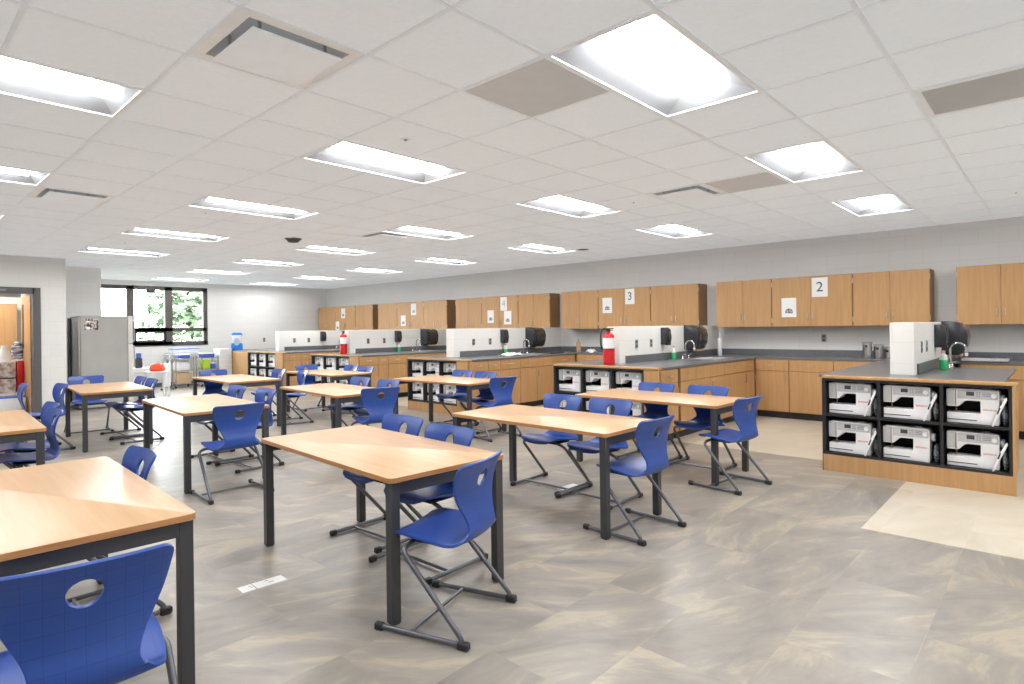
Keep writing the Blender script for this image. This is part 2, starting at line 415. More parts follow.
# door in the left wall, standing open into the store room
d = thing('door_1', '', '', (0, 0, 0)); del d['label']; del d['category']; d['kind'] = 'structure'
bm = nbm()
box(bm, DX1 - .02, DX1 + .085, YD - .02, YD + .2, 0, DZ + .07); box(bm, DX0 - .085, DX0 + .02, YD - .02, YD + .2, 0, DZ + .07); box(bm, DX0, DX1, YD - .02, YD + .2, DZ - .03, DZ + .07)
obj('door_frame', bm, 'door_frame', d)
leaf = obj('door_leaf', box(nbm(), -.91, 0, -.022, .022, .01, 2.09, .003), 'cab_wood', d, (DX1 - .005, YD + .2, 0), math.radians(-90))
obj('vision_panel', box(nbm(), -.80, -.64, -.026, .026, 1.15, 1.95, .003), 'cap', leaf)
obj('door_edge', box(nbm(), -.0, .004, -.024, .024, .01, 2.09), 'cab_side', leaf)
for z in (.25, 1.05, 1.9): obj('hinge', box(nbm(), -.03, .03, -.03, -.022, z - .055, z + .055, .004), 'steel', leaf)
hb = nbm(); tube(hb, [(-.84, -.02, 1.0), (-.84, -.075, 1.0), (-.73, -.075, 1.0)], .009, 8, .02); tube(hb, [(-.84, .02, 1.0), (-.84, .075, 1.0), (-.73, .075, 1.0)], .009, 8, .02)
obj('door_handle', hb, 'steel', leaf)
obj('door_closer', box(nbm(), DX0 + .3, DX1 - .15, YD + .2, YD + .25, DZ - .09, DZ - .03, .006), 'steel', d)
# name plate over the door head
obj('door_plate', box(nbm(), 1.30, 1.56, YD - .026, YD - .02, DZ - .0, DZ + .035), 'mark', d)

# store room beyond
struct('wall_store_left', box(nbm(), .0, .1, YD + .2, 15.6, 0, TOP), 'wall')
struct('wall_store_far', box(nbm(), .1, XD - .18, 15.5, 15.65, 0, TOP), 'wall')

# ------------------------------------------------------------------ ceiling fittings
def make_troffer():
    t = thing('ceiling_light', 'x', 'light')
    a, b, h = GS - .014, GS / 2 - .014, .085       # half length (x), half width (y)
    bm = nbm()
    O = [(-a, -b, 0), (a, -b, 0), (a, b, 0), (-a, b, 0)]; I = [(-a + .12, -.10, h), (a - .12, -.10, h), (a - .12, .10, h), (-a + .12, .10, h)]
    quad(bm, O[0], O[1], I[1], I[0]); quad(bm, O[2], O[3], I[3], I[2]); quad(bm, *I)
    obj('reflector', bm, 'reflector', t)
    obj('end_reflector', quad(nbm(), O[1], O[2], I[2], I[1]), 'reflector_end', t); obj('end_reflector', quad(nbm(), O[3], O[0], I[0], I[3]), 'reflector_end', t)
    bm = nbm(); f = .012
    for x0, x1, y0, y1 in ((-a - f, a + f, -b - f, -b + .006), (-a - f, a + f, b - .006, b + f), (-a - f, -a + .006, -b, b), (a - .006, a + f, -b, b)): box(bm, x0, x1, y0, y1, -.007, .003)
    obj('trim_frame', bm, 'white_metal', t)
    bm = nbm(); n = 10; L0, R = a - .10, .112; rows = []
    for k in range(n + 1):
        an = PI * k / n; y = -R * math.cos(an); z = h - .008 - .062 * math.sin(an); xe = L0 - .05 * (1 - math.sin(an))
        rows.append([bm.verts.new((-xe, y, z)), bm.verts.new((xe, y, z))])
    for p, q in zip(rows, rows[1:]): bm.faces.new((p[0], p[1], q[1], q[0]))
    bm.faces.new([r[0] for r in rows][::-1]); bm.faces.new([r[1] for r in rows])
    bmesh.ops.recalc_face_normals(bm, faces=bm.faces[:])
    obj('lens', bm, 'lens', t)
    bm = nbm(); box(bm, -a - .005, a + .005, -b - .005, b + .005, h + .01, h + .05)
    obj('housing', bm, 'white_metal', t)
    return t
COLN = {-4: 'leftmost column', 0: 'second column from left', 4: 'third column from left', 8: 'column nearest the wall cabinets'}
ROWN = {-3: 'row overhead behind the camera', 1: 'row nearest the camera', 5: 'second row from the camera', 9: 'third row from the camera', 13: 'fourth row from the camera', 17: 'fifth row from the camera', 21: 'sixth row from the camera', 25: 'last row before the window wall'}
for i, j in LIGHTS:
    place('troffer', make_troffer, (GX + (i + 1) * GS, GY + (j + .5) * GS, CEIL), 0, 'recessed ceiling light, %s, %s' % (COLN[i], ROWN[j]), 'recessed ceiling lights')
def make_diffuser():
    t = thing('air_diffuser', 'x', 'air vent')
    a = GS / 2 - .012; bm = nbm()
    O = [(-a, -a, 0), (a, -a, 0), (a, a, 0), (-a, a, 0)]; i1 = a - .05; I = [(-i1, -i1, .0), (i1, -i1, .0), (i1, i1, .0), (-i1, i1, .0)]; i2 = a - .11; K = [(-i2, -i2, .09), (i2, -i2, .09), (i2, i2, .09), (-i2, i2, .09)]
    for k in range(4): quad(bm, O[k], O[(k + 1) % 4], I[(k + 1) % 4], I[k])
    obj('frame', bm, 'white_metal', t)
    bm = nbm()
    for k in range(4): quad(bm, I[k], I[(k + 1) % 4], K[(k + 1) % 4], K[k])
    quad(bm, *K)
    obj('cone', bm, 'cone', t)
    obj('face_plate', box(nbm(), -.218, .218, -.218, .218, -.030, -.018, .004), 'plate', t)
    for sx, sy in ((1, 1), (-1, 1), (1, -1), (-1, -1)): obj('bracket', box(nbm(), sx * .16 - .006, sx * .16 + .006, sy * .16 - .006, sy * .16 + .006, -.018, .089), 'steel', t)
    return t
for (i, j), l in zip(DIFF, ('large square air diffuser with white face plate in the near ceiling', 'square air diffuser at the left of the ceiling, beyond the large one', 'small looking square air diffuser in the middle of the ceiling beside a light', 'square air diffuser beside a grey return panel at the right')):
    place('diff', make_diffuser, (GX + (i + .5) * GS, GY + (j + .5) * GS, CEIL), 0, l, 'square air diffusers')
def return_panel(i, j, label, dark=False, border=False):
    t = thing('return_grille', label, 'air vent', (GX + (i + .5) * GS, GY + (j + .5) * GS, CEIL), 0, 'grey return air grilles')
    a = GS / 2 - .013; k = a - .03 if border else a - .002
    bm = nbm()
    for x0, x1, y0, y1 in ((-a, a, -a, -k), (-a, a, k, a), (-a, -k, -k, k), (k, a, -k, k)): box(bm, x0, x1, y0, y1, -.006, .0)
    obj('frame', bm, 'white_metal', t)
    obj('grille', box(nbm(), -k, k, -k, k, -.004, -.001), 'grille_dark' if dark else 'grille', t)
return_panel(0, 2, 'flat grey return air panel next to the nearest ceiling light')
return_panel(5, 2, 'flat grey return air panel between a diffuser and a ceiling light at right')
return_panel(3, -1, 'darker grey return air grille with white border at the top right', True, True)
def make_sprinkler():
    t = thing('sprinkler_head', 'x', 'sprinkler')
    obj('escutcheon', lathe(nbm(), [(.001, -.004), (.028, -.004), (.036, -.001), (.036, 0)], n=18), 'white_metal', t)
    obj('deflector', lathe(nbm(), [(.004, -.004), (.006, -.009), (.012, -.010), (.012, -.012), (.002, -.012)], n=12), 'steel', t)
    obj('pipe', tube(nbm(), [(0, 0, -.004), (0, 0, .3425)], .012, 8), 'steel', t)
    return t
for (gi, gj), l in zip(((.5, 4.48), (.5, 10.45), (.5, 15.5), (5.45, 4.46), (7.93, 19.5), (9.5, -.48)), ('sprinkler head in the ceiling between the nearest lights', 'sprinkler head in the ceiling left of centre, past the third row of lights', 'sprinkler head in the ceiling near the window', 'sprinkler head in the ceiling in front of the right diffuser', 'sprinkler head in the ceiling by the far corner', 'sprinkler head in the ceiling above the right hand cabinets')):
    place('spr', make_sprinkler, (GX + gi * GS, GY + gj * GS, CEIL), 0, l, 'ceiling sprinkler heads')
t = thing('smoke_detector', 'dark grey dome detector on the ceiling left of centre', 'detector', (GX + 3.15 * GS, GY + 12.3 * GS, CEIL))
obj('base', lathe(nbm(), [(.11, -.012), (.12, 0)], n=24), 'detector', t); obj('dome', lathe(nbm(), [(.02, -.06), (.07, -.05), (.10, -.012)], n=24), 'detector', t)
t = thing('ceiling_speaker', 'small flat grey round speaker in the ceiling near the long wall', 'speaker', (GX + 9.9 * GS, GY + 8.75 * GS, CEIL))
obj('rim', lathe(nbm(), [(.10, -.008), (.11, 0)], n=24), 'white_metal', t); obj('grille', lathe(nbm(), [(.001, -.01), (.085, -.012), (.10, -.0085)], n=24), 'detector', t)

# ------------------------------------------------------------------ tables and chairs
TW, TL, TH = .75, 1.54, .702
def make_table():
    t = thing('work_table', 'x', 'table')
    a, b, r = TW / 2, TL / 2, .03; pts = []
    for cx, cy, a0 in ((a - r, b - r, 0), (-a + r, b - r, 90), (-a + r, -b + r, 180), (a - r, -b + r, 270)):
        for k in range(5): an = math.radians(a0 + 22.5 * k); pts.append((cx + r * math.cos(an), cy + r * math.sin(an)))
    top = obj('tabletop', prism(nbm(), pts, 'z', TH - .026, TH, .0025), 'table_wood', t)
    bm = nbm(); n = len(pts); e = 1.0008
    vs = [[bm.verts.new((x * e, y * e, z)) for x, y in pts] for z in (TH - .0235, TH - .0025)]
    for k in range(n): bm.faces.new((vs[0][k], vs[0][(k + 1) % n], vs[1][(k + 1) % n], vs[1][k]))
    obj('edge_band', bm, 'table_edge', top)
    g, q = .012, .05
    bm = nbm()
    box(bm, -a + g + q, a - g - q, -b + g + .004, -b + g + .034, TH - .085, TH - .026); box(bm, -a + g + q, a - g - q, b - g - .034, b - g - .004, TH - .085, TH - .026)
    box(bm, -.02, .02, -b + g + .034, b - g - .034, TH - .07, TH - .026)
    obj('apron', bm, 'leg', t)
    for sx in (-1, 1):
        for sy in (-1, 1):
            x0, y0 = sx * (a - g - q), sy * (b - g - q)
            bm = nbm(); box(bm, x0, x0 + sx * q, y0, y0 + sy * q, .006, TH - .026, .002)
            lg = obj('leg', bm, 'leg', t)
            obj('foot_glide', box(nbm(), x0 + sx * .005, x0 + sx * .045, y0 + sy * .005, y0 + sy * .045, 0, .008), 'cap', lg)
    return t
TABLES = {'T0': (.515, 3.243, -2.1, 'front-row left table'), 'T1': (2.069, 3.057, -3.0, 'front-row second table'),
          'T2': (3.655, 2.953, -.5, 'front-row third table'), 'T3': (5.392, 2.971, -.2, 'front-row right table'),
          'E': (.561, 6.353, -2.7, 'middle-row left table'), 'A': (2.263, 6.295, -3.8, 'middle-row second table'),
          'B': (3.828, 6.425, -4.1, 'middle-row third table'), 'C': (5.516, 6.293, 2.8, 'middle-row right table'),
          'D': (2.118, 9.18, -4.1, 'back-row table by the refrigerator'), 'F': (3.788, 9.207, -1.3, 'back-row middle table'),
          'G': (5.278, 9.11, -.1, 'back-row right table')}
for k, (x, y, r, l) in TABLES.items():
    place('table', make_table, (x, y, 0), math.radians(r), 'wood topped table with dark square legs, ' + l + ' counted from the camera side' if False else 'wood topped table with dark square legs, the ' + l, 'wood topped worktables')

def catmull(P, n):
    out = []; m = len(P) - 1
    for i in range(n + 1):
        t = i / n * m; k = min(int(t), m - 1); u = t - k
        p0, p1, p2, p3 = P[max(k - 1, 0)], P[k], P[k + 1], P[min(k + 2, m)]
        out.append(tuple(.5 * (2 * b + (c - a) * u + (2 * a - 5 * b + 4 * c - d) * u * u + (3 * b - a - 3 * c + d) * u ** 3) for a, b, c, d in zip(p0, p1, p2, p3)))
    return out
def chair_shell():
    #        y      z     half-width  forward wrap
    P = [(.196, .400, .118, 0), (.186, .424, .170, 0), (.135, .437, .203, 0), (.045, .431, .213, 0), (-.05, .417, .211, 0), (-.125, .408, .204, .003), (-.175, .414, .186, .010),
         (-.206, .440, .152, .018), (-.210, .485, .126, .022), (-.196, .540, .138, .024), (-.187, .600, .168, .028), (-.192, .660, .193, .031), (-.212, .725, .209, .032), (-.233, .768, .214, .03), (-.242, .787, .208, .028)]
    S = catmull(P, 66); nu = 30; bm = nbm(); rows = []
    HC, HA, HB = .698, .043, .043
    ztop = S[-1][1]
    for y, z, w, f in S:
        if z > ztop - .022: w = w - .022 + math.sqrt(max(0, .022 ** 2 - (z - ztop + .022) ** 2))
        row = []
        for i in range(nu + 1):
            u = -1 + 2 * i / nu; x = w * u
            dish = .010 * u * u if z < .45 else 0
            row.append(bm.verts.new((x, y + f * (x / .2) ** 2, z + dish)))
        rows.append(row)
    for a, b in zip(rows, rows[1:]):
        for i in range(nu):
            q = (a[i], a[i + 1], b[i + 1], b[i]); c = sum((v.co for v in q), Vector()) / 4
            if c.z > .6 and (c.x / HA) ** 2 + ((c.z - HC) / HB) ** 2 < 1: continue
            bm.faces.new(q)
    bmesh.ops.delete(bm, geom=[v for v in bm.verts if not v.link_faces], context='VERTS')
    for v in bm.verts:
        if v.co.z > .62 and v.is_boundary and abs(v.co.x) < .08 and abs(v.co.z - HC) < .06:
            k = math.sqrt((v.co.x / HA) ** 2 + ((v.co.z - HC) / HB) ** 2)
            if k > .3: v.co.x /= k; v.co.z = HC + (v.co.z - HC) / k
    me = D.meshes.new('shell'); bmesh.ops.recalc_face_normals(bm, faces=bm.faces[:]); bm.to_mesh(me); bm.free()
    o = D.objects.new('shell', me); COL.objects.link(o)
    md = o.modifiers.new('s', 'SOLIDIFY'); md.thickness = .012; md.offset = 0
    md = o.modifiers.new('b', 'BEVEL'); md.width = .004; md.segments = 2; md.limit_method = 'ANGLE'; md.angle_limit = math.radians(60)
    dg = bpy.context.evaluated_depsgraph_get(); m2 = D.meshes.new_from_object(o.evaluated_get(dg)); D.objects.remove(o); D.meshes.remove(me)
    m2.polygons.foreach_set('use_smooth', [True] * len(m2.polygons)); m2.set_sharp_from_angle(angle=math.radians(50))
    return m2
def make_chair():
    t = thing('school_chair', 'x', 'chair')
    obj('seat_shell', chair_shell(), 'blue', t)
    bm = nbm(); r = .0125
    path = [(-.25, .225, .018), (-.25, -.25, .018), (-.236, .095, .385), (-.14, .08, .404), (.14, .08, .404), (.236, .095, .385), (.25, -.25, .018), (.25, .225, .018)]
    tube(bm, path, r, 10, .06)
    obj('frame', bm, 'tube', t)
    obj('crossbar', tube(nbm(), [(-.25, .05, .018), (.25, .05, .018)], .009, 8), 'tube', t)
    bm = nbm(); box(bm, -.15, .15, -.10, .10, .394, .407, .004)
    obj('seat_mount', bm, 'cap', t)
    for sx in (-1, 1):
        bm = nbm(); box(bm, sx * .25 - .017, sx * .25 + .017, -.262, -.205, .0, .034, .006); obj('rear_cap', bm, 'cap', t)
        bm = nbm(); box(bm, sx * .25 - .016, sx * .25 + .016, .19, .238, .0, .034, .006); obj('front_cap', bm, 'cap', t)
    return t
def T(k): return TABLES[k][3]
CH = [(.421, 2.15, -8, 'large blue chair closest to the camera, near end of the ' + T('T0')),
      (.76, 3.53, 90, 'blue chair with only its back showing, right side of the ' + T('T0')),
      (1.919, 2.222, 18, 'blue chair standing askew at near end of the ' + T('T1')),
      (2.375, 3.42, 92, 'blue chair, right side of the ' + T('T1') + ', farther from camera'),
      (2.285, 2.82, 92, 'blue chair, right side of the ' + T('T1') + ', nearer the camera'),
      (3.62, 2.20, -3, 'blue chair at near end of the ' + T('T2')),
      (4.11, 3.34, 90, 'blue chair, right side of the ' + T('T2') + ', farther from camera'),
      (4.07, 2.80, 90, 'blue chair, right side of the ' + T('T2') + ', nearer the camera'),
      (5.16, 2.165, -8, 'blue chair at near end of the ' + T('T3')),
      (5.61, 3.22, 90, 'blue chair, right side of the ' + T('T3') + ', farther from camera'),
      (5.61, 2.64, 90, 'blue chair, right side of the ' + T('T3') + ', nearer the camera'),
      (.82, 6.02, 92, 'blue chair, right side of the ' + T('E') + ', nearer the camera'),
      (.90, 6.60, 92, 'blue chair, right side of the ' + T('E') + ', farther from camera'),
      (2.14, 5.31, -2, 'blue chair at near end of the ' + T('A')),
      (2.65, 6.87, 90, 'blue chair, right side of the ' + T('A') + ', farther from camera'),
      (2.69, 6.24, 90, 'blue chair, right side of the ' + T('A') + ', nearer the camera'),
      (3.77, 5.52, -16, 'blue chair at near end of the ' + T('B')),
      (4.17, 6.71, 90, 'blue chair, right side of the ' + T('B') + ', farther from camera'),
      (4.13, 6.04, 90, 'blue chair, right side of the ' + T('B') + ', nearer the camera'),
      (5.50, 5.38, -8, 'blue chair at near end of the ' + T('C')),
      (5.82, 6.53, 90, 'blue chair, right side of the ' + T('C') + ', farther from camera'),
      (5.72, 5.95, 90, 'blue chair, right side of the ' + T('C') + ', nearer the camera'),
      (2.40, 9.49, 90, 'blue chair, right side of the ' + T('D') + ', farther from camera'),
      (2.37, 8.91, 90, 'blue chair, right side of the ' + T('D') + ', nearer the camera'),
      (2.12, 10.16, 175, 'blue chair facing the camera, far end of the ' + T('D')),
      (1.41, 9.02, 96, 'blue chair facing left, left of the back-row table by the refrigerator'),
      (1.10, 9.49, 88, 'blue chair seen edge on in front of the open door'),
      (3.79, 9.86, 180, 'blue chair facing the camera, far end of the ' + T('F')),
      (4.32, 9.29, 90, 'blue chair, right side of the ' + T('F') + ', farther from camera'),
      (4.40, 8.68, 80, 'blue chair pulled out, right side of the ' + T('F') + ', nearer the camera'),
      (5.41, 9.86, 180, 'blue chair facing the camera, far end of the ' + T('G')),
      (5.60, 9.19, 90, 'blue chair, right side of the ' + T('G') + ', farther from camera'),
      (5.50, 8.58, 90, 'blue chair, right side of the ' + T('G') + ', nearer the camera')]
for x, y, r, l in CH: place('chair', make_chair, (x, y, 0), math.radians(r), l, 'blue chairs around the tables')

# ------------------------------------------------------------------ cabinets (front at local y=0, width along local x)
R90 = -PI / 2                    # faces -X
def pull(bm, x, z, vert=True, L=.10):
    if vert: pts = [(x, -.018, z - L / 2), (x, -.045, z - L / 2), (x, -.045, z + L / 2), (x, -.018, z + L / 2)]
    else: pts = [(x - L / 2, -.018, z), (x - L / 2, -.045, z), (x + L / 2, -.045, z), (x + L / 2, -.018, z)]
    return tube(bm, pts, .0055, 6, .012)
def make_wall_cabinet(w, hz=.755, dep=.325):
    t = thing('wall_cabinet', 'x', 'wall cabinet')
    bm = nbm(); box(bm, 0, w, 0, dep, 0, hz); obj('carcass', bm, 'cab_side', t)
    for k in (0, 1):
        x0 = .008 if k == 0 else w / 2 + .002; x1 = w / 2 - .002 if k == 0 else w - .008
        dr = obj('door', box(nbm(), x0, x1, -.02, -.001, .004, hz - .004, .0015), 'cab_wood', t)
        obj('handle', pull(nbm(), (w / 2 - .04) if k == 0 else (w / 2 + .04), .16), 'handle', dr)
        for z in (.10, hz - .10): obj('hinge', box(nbm(), -.0 if k == 0 else w - .007, .007 if k == 0 else w, -.021, -.001, z - .035, z + .035), 'handle', dr)
    return t
XC = XW - .329
GN = {2: 'on the wall group nearest the right, under no other', 3: '', 4: '', 5: '', 6: ''}
GRP = [('the right hand cabinet group beside the window gap', [(.998, .90)]),
       ('the cabinet group carrying the number 2 sign', [(4.216, .897), (3.319, 1.126), (2.193, .917)]),
       ('the cabinet group carrying the number 3 sign', [(7.47, .897), (6.573, 1.133), (5.44, .915)]),
       ('the fourth cabinet group from the right, with three papers', [(10.689, .897), (9.793, 1.13), (8.663, .882)]),
       ('the fifth cabinet group from the right, with two papers', [(13.898, .875), (13.023, 1.13), (11.893, .881)]),
       ('the cabinet group in the far corner', [(17.107, .98), (16.127, 1.09), (15.03, .87)])]
POSN = ['left cabinet of ', 'middle cabinet of ', 'right cabinet of ']
for g, (gl, us) in enumerate(GRP):
    for k, (y, w) in enumerate(us):
        lab = 'wood wall cabinet at the right edge of the picture' if g == 0 else 'wood wall cabinet, ' + POSN[k] + gl
        o = make_wall_cabinet(w); o.location = (XC, y, 1.372); o.rotation_euler = (0, 0, R90); o['label'] = lab; o['group'] = 'wood wall cabinets along the long wall'

# printed papers on the wall cabinets: top-left corner (y, z) and size, text or picture
def paper(y0, y1, z0, z1, label, txt=None, mat='ink', pic=None, name='paper_sign', x=XC - .0215):
    w, h = y0 - y1, z1 - z0
    t = thing(name, label, 'sign', (x, y0, z0), R90, 'papers taped to the wall cabinets')
    obj('sheet', box(nbm(), 0, w, -.0012, 0, 0, h), 'paper', t)
    if txt: obj('numeral', text_mesh(txt, h * .72, .0003), mat, t, (w * .5, -.0016, h * .5))
    if pic:
        bm = nbm()
        prism(bm, [(w * .25, h * .2), (w * .78, h * .2), (w * .78, h * .32), (w * .68, h * .42), (w * .5, h * .46), (w * .34, h * .42), (w * .25, h * .3)], 'y', -.0018, -.0013)
        obj('picture', bm, pic, t)
    return t
paper(2.735, 2.517, 1.812, 2.098, 'white paper with a large number 2 on the middle cabinet', '2')
paper(3.17, 2.955, 1.519, 1.815, 'white paper with a small dark picture, left of the number 2 paper', None, pic='photo_ink')
paper(5.965, 5.765, 1.823, 2.11, 'white paper with a large number 3 on the middle cabinet', '3')
paper(6.47, 6.255, 1.67, 1.965, 'white paper with a small dark picture, left of the number 3 paper', None, pic='photo_ink')
paper(9.19, 8.99, 1.80, 2.10, 'pale paper at the top of the fourth cabinet group', '4', 'faint_ink')
paper(9.60, 9.40, 1.53, 1.82, 'left lower paper of the fourth cabinet group', None, pic='mark')
paper(9.08, 8.86, 1.49, 1.79, 'right lower paper with dark print on the fourth cabinet group', None, pic='photo_ink')
paper(12.42, 12.20, 1.78, 2.08, 'upper white paper on the fifth cabinet group', None, pic='faint_ink')
paper(12.85, 12.65, 1.50, 1.78, 'lower pale paper with grey print on the fifth cabinet group', None, pic='mark')
paper(15.78, 15.57, 1.77, 2.06, 'upper white paper with grey print on the far corner group', None, pic='mark')
paper(16.10, 15.90, 1.40, 1.68, 'lower white paper on the far corner cabinet group', None, pic='mark')

ZT, ZC = .910, .885            # counter top / underside
def make_base(w, dep, drawers=1, doors=1, drw=True):
    t = thing('base_cabinet', 'x', 'base cabinet')
    obj('carcass', box(nbm(), 0, w, .0, dep, .10, ZC), 'cab_side', t)
    obj('toe_kick', box(nbm(), 0, w, .06, .075, 0, .10), 'toe', t)
    for k in range(drawers):
        x0, x1 = w * k / drawers + .004, w * (k + 1) / drawers - .004
        dr = obj('drawer', box(nbm(), x0, x1, -.02, -.001, .715, .875, .0015), 'cab_wood', t)
        if drw: obj('handle', pull(nbm(), (x0 + x1) / 2, .80, False), 'handle', dr)
    for k in range(doors):
        x0, x1 = w * k / doors + .004, w * (k + 1) / doors - .004
        dr = obj('door', box(nbm(), x0, x1, -.02, -.001, .108, .707, .0015), 'cab_wood', t)
        hx = (x1 - .045) if (k == 0 and (doors == 2 or True)) else (x0 + .045)
        obj('handle', pull(nbm(), hx, .60), 'handle', dr)
    return t
BW = 'wood base cabinets'
def base(x, y, rot, w, dep, dr, do, label, drw=True):
    o = make_base(w, dep, dr, do, drw); o.location = (x, y, 0); o.rotation_euler = (0, 0, rot); o['label'] = label; o['group'] = BW

# peninsulas: front x, cubby y-range, wood end panel width, low wall y, side cabinet seams
PEN = [('first', 6.25, .275, 1.69, .02, 1.02, []),
       ('second', 6.34, 3.48, 5.06, .20, 4.32, [6.36, 6.84, 7.28, 8.14, 8.94]),
       ('third', 6.45, 6.89, 8.43, .26, 7.75, [6.66, 7.19, 7.68, 8.57]),
       ('fourth', 6.46, 10.0, 11.79, .31, 11.06, [6.60, 7.15, 7.62, 8.55]),
       ('fifth', 6.55, 13.28, 15.16, .38, 14.44, [6.68, 7.20, 7.62, 8.55])]
BACKX = 9.30
PN = {'first': 'nearest island', 'second': 'second island from the camera', 'third': 'third island from the camera', 'fourth': 'fourth island from the camera', 'fifth': 'farthest island'}

def make_cubby(x, y0, y1, pan):
    """cubby unit, local x from image-left, wide w, deep .44"""
    w = y1 - y0; cw = w - pan; dep = .44; th = .022
    t = thing('storage_cabinet', 'x', 'cabinet')
    bm = nbm(); z0, z1, zm = .157, .882, .535
    box(bm, 0, cw, dep - .02, dep, z0, z1)
    for i in range(4):
        xx = 0 if i == 0 else (cw - th if i == 3 else cw * i / 3 - th / 2); box(bm, xx, xx + th, 0, dep - .02, z0, z1)
    for z in (z0, zm - th / 2, z1 - th):
        for i in range(3):
            a = th if i == 0 else cw * i / 3 + th / 2; b = cw - th if i == 2 else cw * (i + 1) / 3 - th / 2
            box(bm, a, b, .002, dep - .02, z, z + th)
    obj('cubbies', bm, 'black', t)
    pb = box(nbm(), 0, w, .0, .016, .0, z0); box(pb, 0, cw, .016, dep, 0, z0); obj('plinth', pb, 'cab_wood', t)
    obj('top_edge', box(nbm(), -.006, w, -.012, .10, ZC + .0005, ZT, .003), 'cab_wood', t)
    obj('side_panel', box(nbm(), -.006, 0, 0, dep, 0.0, z1), 'black', t)
    if pan > .05: obj('end_panel', box(nbm(), cw, w, -.004, .016, z0, z1, .001), 'cab_wood', t)
    else: obj('end_panel', box(nbm(), cw, w, -.004, dep, z0, z1, .001), 'cab_wood', t)
    return t

# sewing machine, local: x right, y away from the viewer, z up
def make_machine():
    t = thing('sewing_machine', 'x', 'sewing machine')
    P = [(.0, .004), (.345, .0), (.35, .012), (.352, .272), (.345, .288), (.33, .291), (.03, .297), (.008, .29), (.0, .27), (.0, .142), (.075, .142), (.088, .150), (.105, .172), (.125, .19), (.145, .195), (.228, .195), (.228, .088), (.0, .088)]
    obj('body', prism(nbm(), P, 'y', .0, .165, .005), 'white_plastic', t)
    obj('face_cover', box(nbm(), -.003, .058, -.003, .168, .150, .292, .008, 2), 'grey_plastic', t)
    obj('control_panel', box(nbm(), .075, .342, -.0045, .002, .212, .284, .003), 'grey_plastic', t)
    obj('display', box(nbm(), .135, .188, -.007, -.004, .238, .272), 'screen', t)
    bm = nbm()
    for r in range(3):
        for c in range(2): box(bm, .203 + c * .017, .212 + c * .017, -.0065, -.004, .234 + r * .016, .241 + r * .016)
    obj('button_pad', bm, 'mark', t)
    bm = nbm()
    for r in range(3): box(bm, .243, .296, -.0065, -.004, .238 + r * .014, .243 + r * .014)
    obj('stitch_chart', bm, 'mark', t)
    obj('dial', lathe(nbm(), [(.017, -.02), (.018, -.016), (.018, -.004)], (.318, 0, .245), 18, 'y'), 'white_plastic', t)
    obj('handwheel', lathe(nbm(), [(.03, .352), (.036, .357), (.036, .376), (.03, .382)], (0, .08, .215), 20, 'x'), 'white_plastic', t)
    bm = nbm(); tube(bm, [(.062, -.004, .285), (.062, -.004, .15)], .0035, 6); tube(bm, [(.062, .03, .15), (.062, .03, .095)], .0045, 6)
    obj('needle_bar', bm, 'needle', t)
    obj('presser_foot', box(nbm(), .052, .072, .0, .035, .089, .095, .001), 'steel', t)
    obj('bed_slot', box(nbm(), .004, .205, -.0015, .001, .028, .035), 'cap', t)
    obj('wordmark', text_mesh('BERNINA', .021, .0004), 'red_print', t, (.288, -.001, .125))
    bm = nbm()
    box(bm, .232, .296, .04, .06, .284, .296, .003)
    for x in (.242, .262, .285): tube(bm, [(x, .05, .29), (x, .05, .308)], .004, 6)
    obj('spool_pins', bm, 'white_plastic', t)
    return t
def make_extension():
    """slide-on table leaned beside a machine"""
    t = thing('extension_table', 'x', 'extension table')
    a = math.radians(22)
    P = [(0, 0), (.014, 0), (.014 + .235 * math.sin(a), .22), (.012 + .235 * math.sin(a), .243), (.235 * math.sin(a), .235), (-.004 + .12 * math.sin(a), .13)]
    obj('panel', prism(nbm(), P, 'y', .0, .034, .003), 'white_plastic', t)
    obj('cut_out', prism(nbm(), [(.034, .105), (.044, .103), (.060, .155), (.052, .158)], 'y', -.002, .02), 'cap', t)
    return t
def make_cords():
    """coiled power lead and foot control in a clear bag"""
    t = thing('cord_bag', 'x', 'cord bag'); bm = nbm()
    bmesh.ops.create_icosphere(bm, subdivisions=3, radius=1, matrix=Matrix.Translation((.0, .07, .075)) @ Matrix.Diagonal((.022, .055, .085, 1)))
    rnd = random.Random(3)
    for v in bm.verts: v.co += Vector((rnd.uniform(-1, 1) * .003, rnd.uniform(-1, 1) * .004, rnd.uniform(-1, 1) * .004))
    for v in bm.verts:
        if v.co.z < .002: v.co.z = .001
    obj('bag', bm, 'bag_grey', t)
    bm = nbm()
    for k in range(3):
        z = .03 + .025 * k; pts = [(0.019 * math.cos(u * PI / 6), .068 + .05 * math.sin(u * PI / 6), z + .004 * math.sin(u)) for u in range(13)]
        tube(bm, pts, .004, 5)
    obj('cord', bm, 'cap', t)
    return t
COLS = ['left', 'middle', 'right']; RWS = ['top', 'bottom']
